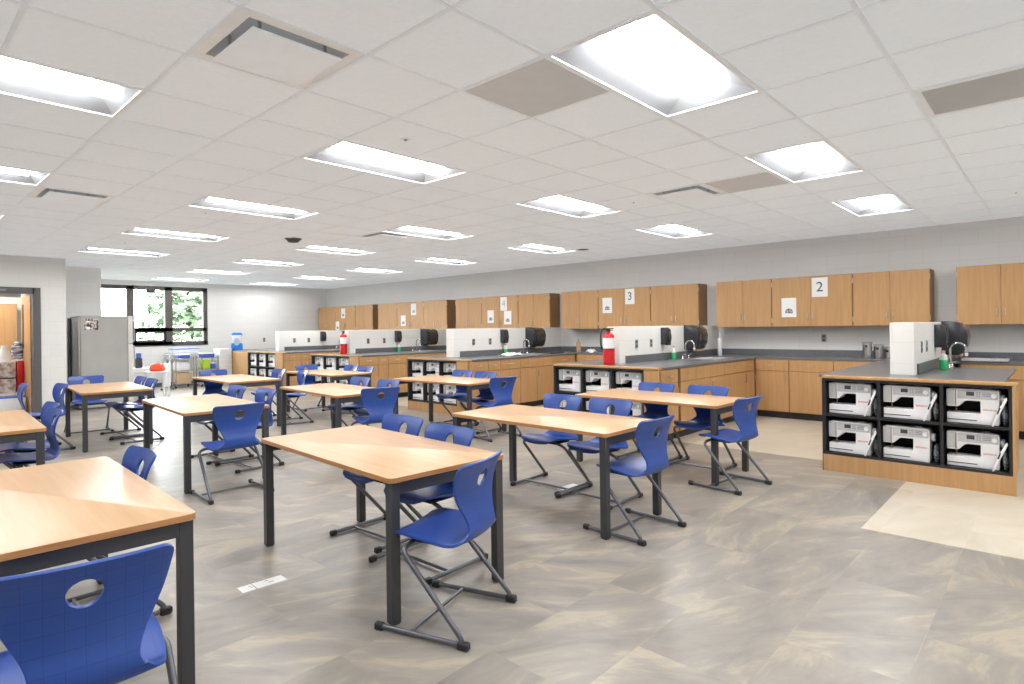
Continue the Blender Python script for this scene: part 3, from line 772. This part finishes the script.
for idx, (nm, fx, y0, y1, pan, yw, seams) in enumerate(PEN):
    o = make_cubby(fx, y0, y1, pan); o.location = (fx, y1, 0); o.rotation_euler = (0, 0, R90)
    o['label'] = 'black sewing machine cubbies with wood base, ' + PN[nm]; o['group'] = 'sewing machine cubby cabinets'
    cw = y1 - y0 - pan; th = .022
    for r in range(2):
        for c in range(3):
            z = (.535 + th / 2) if r == 0 else (.157 + th)
            x = (th + .012) if c == 0 else cw * c / 3 + th / 2 + .012
            jit = random.Random(idx * 10 + r * 3 + c)
            dy = .058 + jit.uniform(-.01, .012)
            place('machine', make_machine, (fx + dy, y1 - x - jit.uniform(0, .008), z + .0005), R90 + math.radians(jit.uniform(-2.0, 2.0)),
                  'white sewing machine in the %s %s cubby of the %s' % (RWS[r], COLS[c], PN[nm]), 'white sewing machines in the cubbies')
            if idx == 0:
                xe = x + .325
                if not (r == 1 and c == 1):
                    place('ext', make_extension, (fx + .006, y1 - xe + .016, z + .0008), R90, 'white extension table leaning in the %s %s cubby, nearest island' % (RWS[r], COLS[c]), 'white extension tables beside machines')
                place('cords', make_cords, (fx + .05, y1 - xe - .068, z + .0008), R90, 'grey bag of cords at the right of the %s %s cubby of the nearest island' % (RWS[r], COLS[c]), 'bags of cords beside machines')
    # low block wall down the middle
    struct('wall_low', box(nbm(), fx + .48, XW - .001, yw, yw + .20, 0, 1.41, .012, 2), 'partition')
    # counter
    xe = 8.15 if idx == 0 else BACKX
    t = thing('countertop', 'dark grey countertop with backsplash on the ' + PN[nm], 'countertop', (0, 0, 0), 0, 'grey countertops')
    yl = (y1 + .06 if idx < 4 else 16.6)
    bm = nbm()
    xa = fx + .102
    box(bm, xa, fx + .478, (y0 + .075 if idx == 0 else y0 - .025), yl, ZC, ZT)
    box(bm, fx + .478, xe, (y0 + .075 if idx == 0 else y0 - .025), yw - .001, ZC, ZT)
    box(bm, fx + .478, BACKX, yw + .201, yl, ZC, ZT)
    obj('slab', bm, 'counter', t)
    obj('backsplash', box(nbm(), fx + .60 if idx == 0 else fx + .62, XW - .02, yw - .02, yw - .001, ZT, ZT + .10, .002), 'counter', t)
    # side cabinets that face the camera
    if seams:
        for k, (a, b) in enumerate(zip(seams, seams[1:] + [BACKX - .03])):
            w = b - a
            if w < .15: continue
            two = k == 2
            dep = pan + .04 if b < fx + .6 else .5
            yy = y0
            xx = max(a, fx + .445) if a < fx + .445 else a
            ww = b - xx
            dep = yw - y0 - .002
            if ww < .12: continue
            base(xx, yy, 0, ww, dep, 1, 2 if two else 1, 'wood base cabinet, %s along the near side of the %s' % (['first', 'second', 'third', 'fourth', 'last'][k], PN[nm]), not (two and k == 2))
        if seams[0] < fx + .445:
            base(fx + .02, y0, 0, .424, pan - .002, 1, 1, 'narrow wood end cabinet beside the cubbies of the ' + PN[nm])
# fix up: the fifth island runs on to the window wall
t = thing('end_cabinet', 'plain wood end cabinet left of the far cubbies, under the blue and white bag', 'cabinet', (6.60, 15.172, 0))
obj('front_panel', box(nbm(), 0, .02, 0, 1.22, .0, ZC), 'cab_wood', t); obj('carcass', box(nbm(), .02, 2.6, 0, 1.42, .0, ZC), 'cab_side', t)
# cabinets under the long wall counter, and the counter itself
bay = [(1.0, [(.93, .80), (.12, .8), (-.69, .8)], 'bay right of the nearest island'), (2.0, [(3.455, .49), (2.962, .598), (2.364, .60)], 'bay behind the front tables'),
       (3.0, [(6.85, .60), (6.25, .60), (5.65, .50)], 'bay behind the second island'), (4.0, [(9.95, .60), (9.35, .60), (8.75, .50)], 'bay behind the third island')]
for _, us, nm in bay:
    for k, (y, w) in enumerate(us):
        base(BACKX, y, R90, w, .66, 1, 1, '%s wood base cabinet under the long wall counter, %s' % (['left', 'middle', 'right'][k], nm))
t = thing('countertop', 'long dark grey counter along the right wall under the wall cabinets', 'countertop', (0, 0, 0), 0, 'grey countertops')
ys = [-1.5] + [v for p in PEN for v in (p[5] - .022, p[5] + .201)] + [17.19]
bm = nbm(); bs = nbm()
for a, b in zip(ys[0::2], ys[1::2]):
    box(bm, BACKX - .0, XW - .021, a, b, ZC, ZT, .003); box(bs, XW - .02, XW - .001, a, b, ZC, ZT + .10)
obj('slab', bm, 'counter', t); obj('backsplash', bs, 'counter', t)

# ------------------------------------------------------------------ things on the low walls
def make_towel():
    t = thing('paper_towel_dispenser', 'x', 'dispenser')     # hangs on a wall behind y=0, sticks out to -y
    bm = nbm(); P = [(0, 0), (0, .39), (-.06, .39), (-.16, .375), (-.225, .32), (-.245, .23), (-.235, .12), (-.20, .03), (-.15, 0)]
    prism(bm, P, 'x', 0, .12, .008); obj('housing', bm, 'disp', t)
    bm = nbm(); prism(bm, [(-.0, .01), (-.0, .385), (-.06, .386), (-.155, .37), (-.22, .315), (-.24, .23), (-.23, .12), (-.195, .035), (-.15, .01)], 'x', .12, .36, .012)
    obj('cover', bm, 'disp_front', t)
    obj('towel', box(nbm(), .14, .34, -.17, -.10, -.022, .004), 'paperroll', t)
    obj('badge', box(nbm(), .18, .28, -.17, -.15, .365, .378), 'steel', t)
    return t
def make_soapdisp():
    t = thing('soap_dispenser', 'x', 'dispenser')
    bm = nbm(); prism(bm, [(0, .0), (0, .25), (-.06, .25), (-.10, .22), (-.115, .1), (-.10, .02), (-.07, 0)], 'x', 0, .13, .01); obj('housing', bm, 'disp', t)
    obj('window', box(nbm(), .035, .095, -.118, -.10, .07, .19, .006), 'disp_front', t)
    obj('push_bar', box(nbm(), .02, .11, -.112, -.06, -.008, .03, .005), 'cap', t)
    return t
def make_faucet():
    t = thing('faucet', 'x', 'faucet')
    pts = [(0, 0, 0), (0, 0, .2)] + [(0, -.07 + .07 * math.cos(a), .2 + .07 * math.sin(a)) for a in [PI * k / 8 for k in range(1, 9)]] + [(0, -.14, .16)]
    obj('spout', tube(nbm(), pts, .011, 10), 'chrome', t)
    obj('aerator', lathe(nbm(), [(.013, .13), (.016, .145), (.016, .165)], (0, -.14, 0), 12), 'white_plastic', t)
    for s in (-1, 1):
        bm = nbm(); lathe(bm, [(.022, 0), (.02, .02), (.012, .035), (.012, .05)], (s * .1, 0, 0), 12); tube(bm, [(s * .1, 0, .055), (s * .1 + s * .02, -.055, .065)], .007, 8)
        obj('tap_handle', bm, 'chrome', t)
    obj('deck_plate', box(nbm(), -.13, .13, -.025, .025, 0, .006, .002), 'chrome', t)
    return t
def make_sink():
    t = thing('sink', 'x', 'sink'); bm = nbm()
    for x0, x1, y0, y1 in ((-.3, .3, -.24, -.215), (-.3, .3, .215, .24), (-.3, -.275, -.215, .215), (.275, .3, -.215, .215)): box(bm, x0, x1, y0, y1, 0, .006, .002)
    obj('rim', bm, 'steel', t)
    obj('basin', box(nbm(), -.275, .275, -.215, .215, .0, .0015), 'grille_dark', t)
    obj('drain', lathe(nbm(), [(.03, .002), (.04, .003), (.042, .0016)], n=16), 'chrome', t)
    return t
def make_outlet():
    t = thing('electrical_outlet', 'x', 'outlet')
    obj('cover_plate', box(nbm(), -.035, .035, -.006, 0, -.058, .058, .002), 'mark', t)
    bm = nbm(); box(bm, -.017, .017, -.008, -.005, .012, .042, .002); box(bm, -.017, .017, -.008, -.005, -.042, -.012, .002)
    obj('receptacle', bm, 'screen', t)
    return t
def make_soapbottle():
    t = thing('soap_bottle', 'x', 'bottle')
    obj('liquid', lathe(nbm(), [(.034, 0), (.037, .004), (.037, .10), (.034, .101)], n=18), 'soap', t)
    obj('bottle_top', lathe(nbm(), [(.0365, .101), (.036, .13), (.026, .155), (.014, .165), (.014, .18)], n=18), 'bottle', t)
    obj('cap', lathe(nbm(), [(.015, .175), (.015, .196), (.008, .2)], n=12), 'pink', t)
    return t
for idx, (nm, fx, y0, y1, pan, yw, seams) in enumerate(PEN):
    near = idx == 0
    yf = yw - .0005
    tx, sx, fxx = (8.45, 8.66, 8.82, 8.84, 8.9)[idx], (7.92, 7.93, 8.10, 8.10, 8.16)[idx], (8.02, 8.46, 8.62, 8.62, 8.66)[idx]
    place('towel', make_towel, (tx, yf, 1.03), 0, 'black paper towel dispenser on the low wall of the ' + PN[nm], 'black paper towel dispensers')
    place('soapd', make_soapdisp, (sx, yf, 1.135), 0, 'black soap dispenser on the low wall of the ' + PN[nm], 'black soap dispensers')
    place('faucet', make_faucet, (fxx, yf - .13, ZT + .0005), 0, 'chrome gooseneck faucet on the ' + PN[nm], 'chrome faucets')
    if not near: place('sink', make_sink, (8.62, yf - .44, ZT + .0003), 0, 'steel rimmed sink in the counter of the ' + PN[nm], 'sinks')
    for k, x in enumerate(((7.12, 7.42), (7.25, 7.65), (7.41, 7.83), (7.40, 7.82), (7.44, 7.84))[idx]):
        place('outlet', make_outlet, (x, yf, 1.165), 0, 'grey outlet on the low wall of the %s, %s' % (PN[nm], ('nearer its end', 'nearer the soap')[k]), 'electrical outlets')
    if idx < 4:
        place('sbot', make_soapbottle, ((7.69, 8.16, 8.16, 8.16)[idx], yf - (.11 if near else .09), ZT + .0005), 0, 'bottle of green soap below the dispenser of the ' + PN[nm], 'green soap bottles')
place('outlet', make_outlet, (XW - .0005, 2.67, 1.19), R90, 'grey electrical outlet on the long wall between the cabinets and counter', 'electrical outlets')

def make_ext():
    t = thing('fire_extinguisher', 'x', 'fire extinguisher')
    obj('cylinder', lathe(nbm(), [(.07, 0), (.078, .008), (.078, .40), (.07, .44), (.045, .475), (.025, .485), (.025, .50)], n=28), 'red', t)
    bm = nbm(); lathe(bm, [(.0795, .24), (.0795, .40)], n=28, cap=False)
    obj('paper_label', bm, 'paper', t)
    bm = nbm(); lathe(bm, [(.0798, .228), (.0798, .242)], n=28, cap=False); obj('strap', bm, 'cap', t)
    bm = nbm(); box(bm, -.02, .02, -.02, .02, .50, .535, .006); box(bm, -.10, .03, -.014, .014, .535, .55, .004); box(bm, -.09, .02, -.012, .012, .512, .522, .003)
    obj('valve_lever', bm, 'cap', t)
    obj('hose', tube(nbm(), [(.02, 0, .52), (.06, .03, .55), (.10, .06, .50), (.105, .06, .32), (.09, .05, .22)], .012, 8, .03), 'cap', t)
    obj('gauge', lathe(nbm(), [(.015, -.03), (.017, -.022)], (0, 0, .515), 14, 'y'), 'steel', t)
    return t
EX = place('ext_', make_ext, (6.64, 4.37, ZT + .0005), math.radians(70), 'red fire extinguisher with white label standing at the low wall end of the second island', 'fire extinguishers')
EX.scale = (.96, .96, .87)
place('ext_', make_ext, (6.83, 11.12, ZT + .0005), math.radians(40), 'red fire extinguisher standing at the low wall end of the fourth island', 'fire extinguishers')

# canisters by the nearest island
for (x, y, h, r), l in zip(((9.62, 2.015, .235, .062), (9.68, 1.89, .20, .062), (9.78, 1.79, .165, .06)), ('tallest stainless canister on the long counter', 'middle stainless canister on the long counter', 'shortest stainless canister, partly behind the low wall')):
    t = thing('canister', l, 'canister', (x, y, ZT + .0005), R90, 'stainless canisters on the long counter')
    obj('body', lathe(nbm(), [(r - .004, 0), (r, .004), (r, h - .03)], n=28), 'chrome', t)
    obj('lid', lathe(nbm(), [(r + .003, h - .03), (r + .003, h - .005), (r - .004, h)], n=28), 'steel', t)
    obj('window', box(nbm(), -.016, .016, -r - .003, -r + .004, h - .075, h - .045, .003), 'cap', t)
# tray on the long counter seen over the nearest island
t = thing('dish_rack', 'long white slatted dish rack on a dark tray at the far counter edge', 'dish rack', (9.44, .93, ZT + .0005), R90)
obj('tray', box(nbm(), 0, .47, -.12, .2, 0, .012, .003), 'screen', t)
bm = nbm()
for k in range(24): box(bm, .01 + k * .019, .02 + k * .019, -.11, .19, .012, .04)
obj('slats', bm, 'white_plastic', t)
# white bottle by the wall corner at the second island
t = thing('spray_can', 'tall narrow white bottle by the wall at the second island', 'bottle', (9.62, 4.155, ZT + .0005))
obj('body', lathe(nbm(), [(.034, 0), (.036, .004), (.036, .27), (.03, .28)], n=18), 'white_plastic', t); obj('neck', lathe(nbm(), [(.012, .28), (.012, .38)], n=10), 'white_plastic', t)
# cloths
def cloth(name, label, x, y, rx, ry, h, seed, group=None):
    rnd = random.Random(seed); bm = nbm(); n = 14; V = []
    for i in range(n):
        row = []
        for j in range(n):
            u, v = -1 + 2 * i / (n - 1), -1 + 2 * j / (n - 1); d = max(0, 1 - (u * u + v * v) * .55)
            row.append(bm.verts.new((x + rx * u * (1 + .12 * math.sin(3 * v + seed)), y + ry * v * (1 + .15 * math.sin(4 * u + seed)), ZT + .0015 + h * d * (.45 + .55 * rnd.random()))))
        V.append(row)
    for i in range(n - 1):
        for j in range(n - 1): bm.faces.new((V[i][j], V[i + 1][j], V[i + 1][j + 1], V[i][j + 1]))
    tag(obj(name, bm, 'cloth'), label, 'cloth', group)
cloth('dish_towel', 'crumpled white towel on the third island counter by the soap bottle', 7.85, 7.24, .24, .13, .07, 1)
cloth('dish_towel', 'bunched white cloth on the counter behind the second island', 9.42, 6.60, .12, .10, .09, 2)
cloth('dish_towel', 'flat white cloth on the counter behind the red extinguisher', 9.45, 5.75, .14, .18, .03, 3)
t = thing('drying_mat', 'black drying mat on the third island counter', 'mat', (8.95, 7.25, ZT + .0008)); obj('mat', box(nbm(), -.2, .2, -.2, .2, 0, .02, .006), 'rag', t)
t = thing('cutting_board', 'narrow wooden board standing against the long wall behind the third island', 'cutting board', (9.70, 7.10, ZT + .0005), R90)
obj('board', box(nbm(), -.05, .05, -.01, .01, 0, .20, .004), 'board', t); obj('grip', box(nbm(), -.018, .018, -.009, .009, .20, .26, .006), 'board', t)

# ------------------------------------------------------------------ far left: refrigerator
t = thing('refrigerator', 'tall grey refrigerator standing side on by the pier', 'refrigerator', (2.64, 13.2, 0))
obj('body', box(nbm(), 0, .755, 0, .80, .02, 1.735, .006), 'fridge', t)
obj('back_plate', box(nbm(), -.03, -.0005, .015, .785, .03, 1.71, .004), 'steel', t)
bm = nbm(); box(bm, -.05, -.031, .58, .78, .1, 1.70); obj('coil_cover', bm, 'cap', t)
for nm2, z0, z1 in (('freezer_door', 1.20, 1.735), ('lower_door', .05, 1.19)):
    dr = obj(nm2, box(nbm(), .762, .845, -.004, .80, z0, z1, .012, 2), 'fridge_door', t)
    zz = 1.25 if z0 > 1 else .75
    obj('handle', tube(nbm(), [(.845, .07, zz), (.885, .07, zz), (.885, .07, zz + .4), (.845, .07, zz + .4)], .012, 8, .02), 'steel', dr)
bm = nbm()
for x in (.08, .68):
    for y in (.08, .7): lathe(bm, [(.025, 0), (.025, .021)], (x, y, 0), 12)
obj('feet', bm, 'cap', t)
t = thing('photo_collage', 'small collage of photos stuck on the side of the refrigerator', 'photo', (2.70, 13.1988, 1.47), 0)
obj('sheet', box(nbm(), 0, .22, -.0015, 0, 0, .215), 'magnet', t)
bm = nbm(); box(bm, .03, .09, -.0025, -.0015, .02, .06); box(bm, .03, .09, -.0025, -.0015, .15, .17); obj('light_photo', bm, 'paper', t)
t = thing('water_bottle', 'blue topped bottle standing on a box behind the refrigerator door', 'bottle', (4.12, 15.2, .62))
obj('body', lathe(nbm(), [(.07, 0), (.075, .02), (.07, .2), (.05, .23)], n=16), 'disp', t); obj('cap', lathe(nbm(), [(.055, .23), (.055, .33)], n=14), 'blue_thing', t)
t = thing('storage_box', 'white box behind the chairs of the left back table', 'box', (4.12, 15.2, 0)); obj('carton', box(nbm(), -.25, .25, -.2, .2, 0, .52, .004), 'lid', t); obj('top_flap', box(nbm(), -.26, .26, -.21, .21, .52, .62, .004), 'lid', t)
o = tag(obj('orange_bag', lathe(nbm(), [(.14, 0), (.16, .05), (.12, .14), (.04, .18)], (4.32, 14.62, .56), 14), 'orange'), 'orange red bag slumped on a white stool beside the refrigerator', 'bag')
t = thing('stool', 'white stool under the orange bag', 'stool', (4.32, 14.62, 0)); obj('seat', box(nbm(), -.2, .2, -.18, .18, .52, .56, .006), 'lid', t)
for sx in (-1, 1):
    for sy in (-1, 1): obj('leg', box(nbm(), sx * .18 - .015, sx * .18 + .015, sy * .16 - .015, sy * .16 + .015, 0, .52), 'lid', t)

# wire cart, bins, stand along the window wall
def uv(px, depthY): return None
t = thing('wire_cart', 'chrome wire shelf cart loaded with craft supplies below the window', 'cart', (5.22, 16.25, 0))
for x in (.0, .42, .62, 1.02):
    for y in (0, .4): obj('post', tube(nbm(), [(x, y, .06), (x, y, .78)], .013, 8), 'chrome', t)
for z in (.1, .44, .74):
    bm = nbm()
    for x0, x1 in ((0, .42), (.62, 1.02)):
        tube(bm, [(x0, 0, z), (x1, 0, z)], .008, 6); tube(bm, [(x0, .4, z), (x1, .4, z)], .008, 6)
        for k in range(9): tube(bm, [(x0 + (x1 - x0) * k / 8, 0, z), (x0 + (x1 - x0) * k / 8, .4, z)], .004, 5)
    obj('wire_shelf', bm, 'chrome', t)
bm = nbm()
for x in (0, .42, .62, 1.02):
    for y in (0, .4): lathe(bm, [(.02, -.018), (.03, -.012), (.03, .012), (.02, .018)], (x, y, .03), 12, 'x')
obj('caster', bm, 'cap', t)
def crate(name, label, cat, x0, x1, y0, y1, z0, z1, mat, lidm=None, group=None):
    t = thing(name, label, cat, ((x0 + x1) / 2, (y0 + y1) / 2, z0), 0, group); a, b, h = (x1 - x0) / 2, (y1 - y0) / 2, z1 - z0
    bm = nbm(); prism(bm, [(-a * .94, 0), (a * .94, 0), (a, h), (-a, h)], 'y', -b * .96, b * .96, .004); obj('body', bm, mat, t)
    obj('lid', box(nbm(), -a * 1.03, a * 1.03, -b * 1.02, b * 1.02, h - .0, h + .018, .004), lidm or mat, t)
    return t
crate('cardboard_box', 'brown cardboard box on the lower wire cart shelf, left', 'box', 5.26, 5.60, 16.28, 16.6, .112, .36, 'cardboard', None, 'boxes on the wire cart')
crate('cardboard_box', 'brown cardboard box on the lower wire cart shelf, right', 'box', 5.88, 6.20, 16.28, 16.6, .112, .36, 'cardboard', None, 'boxes on the wire cart')
crate('supply_box', 'white box on the middle wire cart shelf', 'box', 5.26, 5.56, 16.28, 16.6, .452, .62, 'lid', None, 'boxes on the wire cart')
crate('supply_box', 'blue box on the middle shelf of the wire cart', 'box', 6.08, 6.2, 16.28, 16.55, .452, .58, 'blue_thing', 'lid', 'boxes on the wire cart')
crate('supply_box', 'lime green box on the wire cart', 'box', 5.88, 6.06, 16.27, 16.55, .452, .66, 'lime', None, 'boxes on the wire cart')
crate('supply_box', 'blue goods on top of the wire cart, left', 'box', 5.32, 5.58, 16.3, 16.6, .752, .83, 'blue_thing', 'lid', 'boxes on the wire cart')
crate('supply_box', 'blue goods on top of the wire cart, right', 'box', 5.88, 6.18, 16.3, 16.6, .752, .84, 'blue_thing', 'lid', 'boxes on the wire cart')
crate('paper_tray', 'white tray with a blue rim beneath the window', 'tray', 5.30, 5.95, 16.75, 17.05, .86, .97, 'lid', 'blue_thing')
for k in range(7):
    crate('storage_bin', 'white lidded storage bin, %s from the bottom of its stack' % ['first', 'second', 'third', 'fourth', 'fifth', 'sixth', 'seventh'][k], 'storage bin', 6.262, 6.585, 16.2, 16.62, .001 + k * .137, .119 + k * .137, 'bin', 'lid', 'stack of white storage bins')
t = thing('tray_shelf', 'low white table holding the blue rimmed tray', 'table', (5.62, 16.92, 0)); obj('top', box(nbm(), -.4, .4, -.18, .2, .83, .859, .003), 'lid', t)
for sx in (-1, 1):
    for sy in (-1, 1): obj('leg', box(nbm(), sx * .37 - .015, sx * .37 + .015, .01 + sy * .16 - .015, .01 + sy * .16 + .015, 0, .83), 'lid', t)
t = thing('folding_stand', 'white folding stand with black feet left of the wire cart', 'stand', (4.98, 16.1, 0))
obj('panel', box(nbm(), -.07, .07, -.04, .04, .08, .66, .02, 2), 'white_plastic', t)
bm = nbm(); tube(bm, [(-.13, 0, .02), (-.05, 0, .62)], .012, 8); tube(bm, [(.13, 0, .02), (.05, 0, .62)], .012, 8); obj('legs', bm, 'steel', t)
for s in (-1, 1): obj('foot', lathe(nbm(), [(.02, 0), (.028, .01), (.02, .035)], (s * .13, 0, 0), 10), 'cap', t)
obj('grip', lathe(nbm(), [(.015, .66), (.03, .70), (.02, .76)], n=12), 'mark', t)
# bag, toaster, outlet on the fifth island
t = thing('flour_bag', 'blue and white bag standing on the far end of the fifth island', 'bag', (6.76, 16.3, ZT + .0005), math.radians(-30)); t.scale = (.85, 1, 1.12)
bm = nbm(); prism(bm, [(-.16, 0), (.16, 0), (.17, .12), (.15, .17), (-.15, .17), (-.17, .12)], 'y', -.06, .06, .012); obj('lower_bag', bm, 'blue_bag', t)
bm = nbm(); prism(bm, [(-.15, .17), (.15, .17), (.14, .30), (.17, .36), (-.17, .36), (-.14, .30)], 'y', -.055, .055, .012); obj('upper_bag', bm, 'lid', t)
bm = nbm(); prism(bm, [(-.17, .36), (.17, .36), (.12, .42), (-.12, .42)], 'y', -.02, .02, .004); obj('folded_top', bm, 'blue_bag', t)
obj('emblem', lathe(nbm(), [(.001, -.075), (.085, -.072), (.09, -.055)], (0, 0, .2), 20, 'y'), 'faint_ink', t)
t = thing('toaster', 'small steel toaster on the fifth island beside the low wall', 'toaster', (7.7, 15.6, ZT + .0005), math.radians(-35))
obj('shell', box(nbm(), -.15, .15, -.09, .09, .015, .19, .025, 3), 'steel', t); obj('base', box(nbm(), -.145, .145, -.085, .085, 0, .02), 'cap', t); obj('slot', box(nbm(), -.11, .11, -.02, .02, .188, .192), 'cap', t); obj('lever', box(nbm(), .15, .17, -.02, .02, .11, .13, .004), 'cap', t)
place('outlet', make_outlet, (7.92, YW - .0005, 1.16), 0, 'grey electrical outlet on the far wall above the bag', 'electrical outlets')

# ------------------------------------------------------------------ store room contents
t = thing('storage_cupboard', 'wooden cupboard front seen through the open door', 'cupboard', (.98, 15.0, 0))
obj('carcass', box(nbm(), -.75, 1.0, .02, .45, 0, 2.0), 'cab_side', t)
for k in range(2): 
    dr = obj('door', box(nbm(), -.75 + k * .875, .121 + k * .875, 0, .019, .02, 1.99, .002), 'cab_wood', t); obj('handle', pull(nbm(), (.06, .19)[k], 1.05, True, .15), 'handle', dr)
t = thing('folding_table', 'white folding table through the doorway', 'table', (1.35, 13.95, 0)); obj('top', box(nbm(), -.75, .54, -.3, .3, .32, .36, .006), 'lid', t)
for sx in (-.72, .51):
    for sy in (-.27, .27): obj('leg', tube(nbm(), [(sx, sy, 0), (sx, sy, .32)], .014, 8), 'steel', t)
crate('plastic_bin', 'clear bin of supplies on the folding table, lower', 'storage bin', 1.46, 1.78, 13.72, 14.1, .361, .62, 'clearbin', 'cap', 'bins in the doorway')
crate('plastic_bin', 'clear bin of supplies stacked on the lower bin', 'storage bin', 1.46, 1.78, 13.72, 14.1, .639, .91, 'clearbin', 'lid', 'bins in the doorway')
crate('red_box', 'red and white carton standing beside the clear bins', 'box', 1.80, 1.90, 13.75, 14.05, .361, .93, 'red', 'lid')
o = tag(obj('white_sack', lathe(nbm(), [(.09, 0), (.10, .05), (.07, .18), (.045, .26), (.05, .28)], (1.64, 13.84, .93), 14), 'cloth'), 'white sack on top of the clear bins', 'bag')
o = tag(obj('striped_bag', lathe(nbm(), [(.045, 0), (.085, .06), (.09, .2), (.06, .30), (.03, .33)], (1.83, 13.90, .949), 16), 'stripe'), 'dark striped bag on the red carton in the doorway', 'bag')
crate('white_crate', 'white and blue carton on the floor through the doorway', 'box', 1.25, 1.86, 13.35, 13.6, .001, .30, 'lid', 'blue_thing')

# ------------------------------------------------------------------ papers on the floor
t = thing('floor_label', 'white printed label strip stuck on the floor at the left of the front tables', 'label', (1.474, 3.26, 0), math.radians(-3), 'white floor labels')
obj('strip', box(nbm(), -.122, -.049, -.044, .044, .0003, .0012), 'paper', t); obj('strip', box(nbm(), -.043, .122, -.044, .044, .0003, .0012), 'paper', t)
bm = nbm()
for x, y, w in ((-.07, .012, .012), (-.066, -.012, .01), (.02, .02, .02), (.03, -.01, .03)): box(bm, x, x + w, y, y + .006, .0012, .0016)
obj('print', bm, 'mark', t)
t = thing('floor_label', 'white sheet on the floor under the chairs of the third front table', 'label', (4.178, 3.182, 0), math.radians(-3), 'white floor labels')
obj('strip', box(nbm(), -.11, .11, -.05, .05, .0003, .0012), 'paper', t)

# ------------------------------------------------------------------ outside
struct('ground', box(nbm(), -60, 80, YW + .4, 120, -.6, -.5), 'lawn')
def tree(x, y, h, r, label, mat, seed, conif=True):
    rnd = random.Random(seed)
    t = thing('tree', label, 'tree', (x, y, -.5), 0, 'trees outside the window')
    obj('trunk', lathe(nbm(), [(.22, 0), (.16, h * .4), (.04, h * .95)], n=9), 'bark', t)
    bm = nbm(); N = 2600
    for k in range(N):
        f = rnd.random() ** .8; z = h * (.08 + .92 * f); rr = r * ((1 - f) ** .8 if conif else math.sin(PI * min(1, .15 + .85 * f)) ** .6) * (.55 + .45 * math.sin(f * 30 + rnd.random()) ** 2)
        a = rnd.uniform(0, 2 * PI); q = rr * math.sqrt(rnd.uniform(.25, 1)); c = Vector((q * math.cos(a), q * math.sin(a), z)); s = rnd.uniform(.16, .34)
        u = Vector((rnd.gauss(0, 1), rnd.gauss(0, 1), rnd.gauss(0, .5))).normalized(); v = u.orthogonal().normalized()
        bm.faces.new([bm.verts.new(c + s * u), bm.verts.new(c + s * .5 * v), bm.verts.new(c - s * u), bm.verts.new(c - s * .5 * v)])
    obj('foliage', bm, mat, t)
tree(10.6, 31, 7.5, 3.0, 'green conifer outside the right window pane', 'leaf', 1)
tree(9.6, 62, 6.5, 4.2, 'pale tree far outside the middle pane', 'leaf2', 2, False)
tree(6.0, 40, 3.4, 3.0, 'hazy low tree far outside the left pane', 'leaf2', 3, False)
tree(19.5, 46, 7.5, 4.0, 'pale rounded tree behind the conifer', 'leaf2', 4, False)
t = thing('lamp_post', 'thin pole outside the middle window pane', 'pole', (7.6, 27.0, -.5)); obj('pole', tube(nbm(), [(0, 0, 0), (0, 0, 8)], .05, 8), 'mark', t); obj('arm', tube(nbm(), [(0, 0, 8), (.8, 0, 8.1)], .04, 8), 'mark', t)

# ------------------------------------------------------------------ world, lamps, camera
w = D.worlds.new('sky'); SC.world = w; w.use_nodes = True; nt = w.node_tree
bg = nt.nodes['Background']; bg.inputs['Color'].default_value = (.90, .96, 1.0, 1); bg.inputs['Strength'].default_value = 18.0
def lamp(name, loc, energy, sx, sy, col=(1, .97, .93)):
    l = D.lights.new(name, 'AREA'); l.shape = 'RECTANGLE'; l.size = sx; l.size_y = sy; l.energy = energy; l.color = col
    o = D.objects.new(name, l); COL.objects.link(o); o.location = loc; return o
sn = D.lights.new('far_end_fill_sun', 'SUN'); sn.energy = 9; sn.angle = math.radians(55); sn.color = (.95, .98, 1)  # soft sun added through the window to brighten the far end
so = D.objects.new('far_end_fill_sun', sn); COL.objects.link(so); so.rotation_euler = (math.radians(-58), 0, math.radians(-12))
lamp('store_room_lamp', (1.1, 14.4, 2.70), 60, .6, .6)
SC.view_settings.view_transform = 'Standard'; SC.view_settings.look = 'None'; SC.view_settings.exposure = 0.0
SC.cycles.use_denoising = True; SC.cycles.max_bounces = 10; SC.cycles.diffuse_bounces = 5; SC.cycles.sample_clamp_indirect = 6.0

F, YAW, ROL, CX, CY = 594.4, .8211, -.0128, 508.03, 328.52
fw = Vector((math.sin(YAW), math.cos(YAW), 0)); r0 = Vector((math.cos(YAW), -math.sin(YAW), 0)); u0 = Vector((0, 0, 1))
R = math.cos(ROL) * r0 + math.sin(ROL) * u0; U = -math.sin(ROL) * r0 + math.cos(ROL) * u0
cd = D.cameras.new('camera'); cam = D.objects.new('camera', cd); COL.objects.link(cam)
mw = Matrix((R, U, -fw)).transposed().to_4x4(); mw.translation = (0, 0, 1.40); cam.matrix_world = mw
cd.sensor_width = 36; cd.sensor_fit = 'HORIZONTAL'; cd.lens = F / 1024 * 36
cd.shift_x = (512 - CX) / 1024; cd.shift_y = (CY - 342) / 1024; cd.clip_start = .05; cd.clip_end = 300
SC.camera = cam
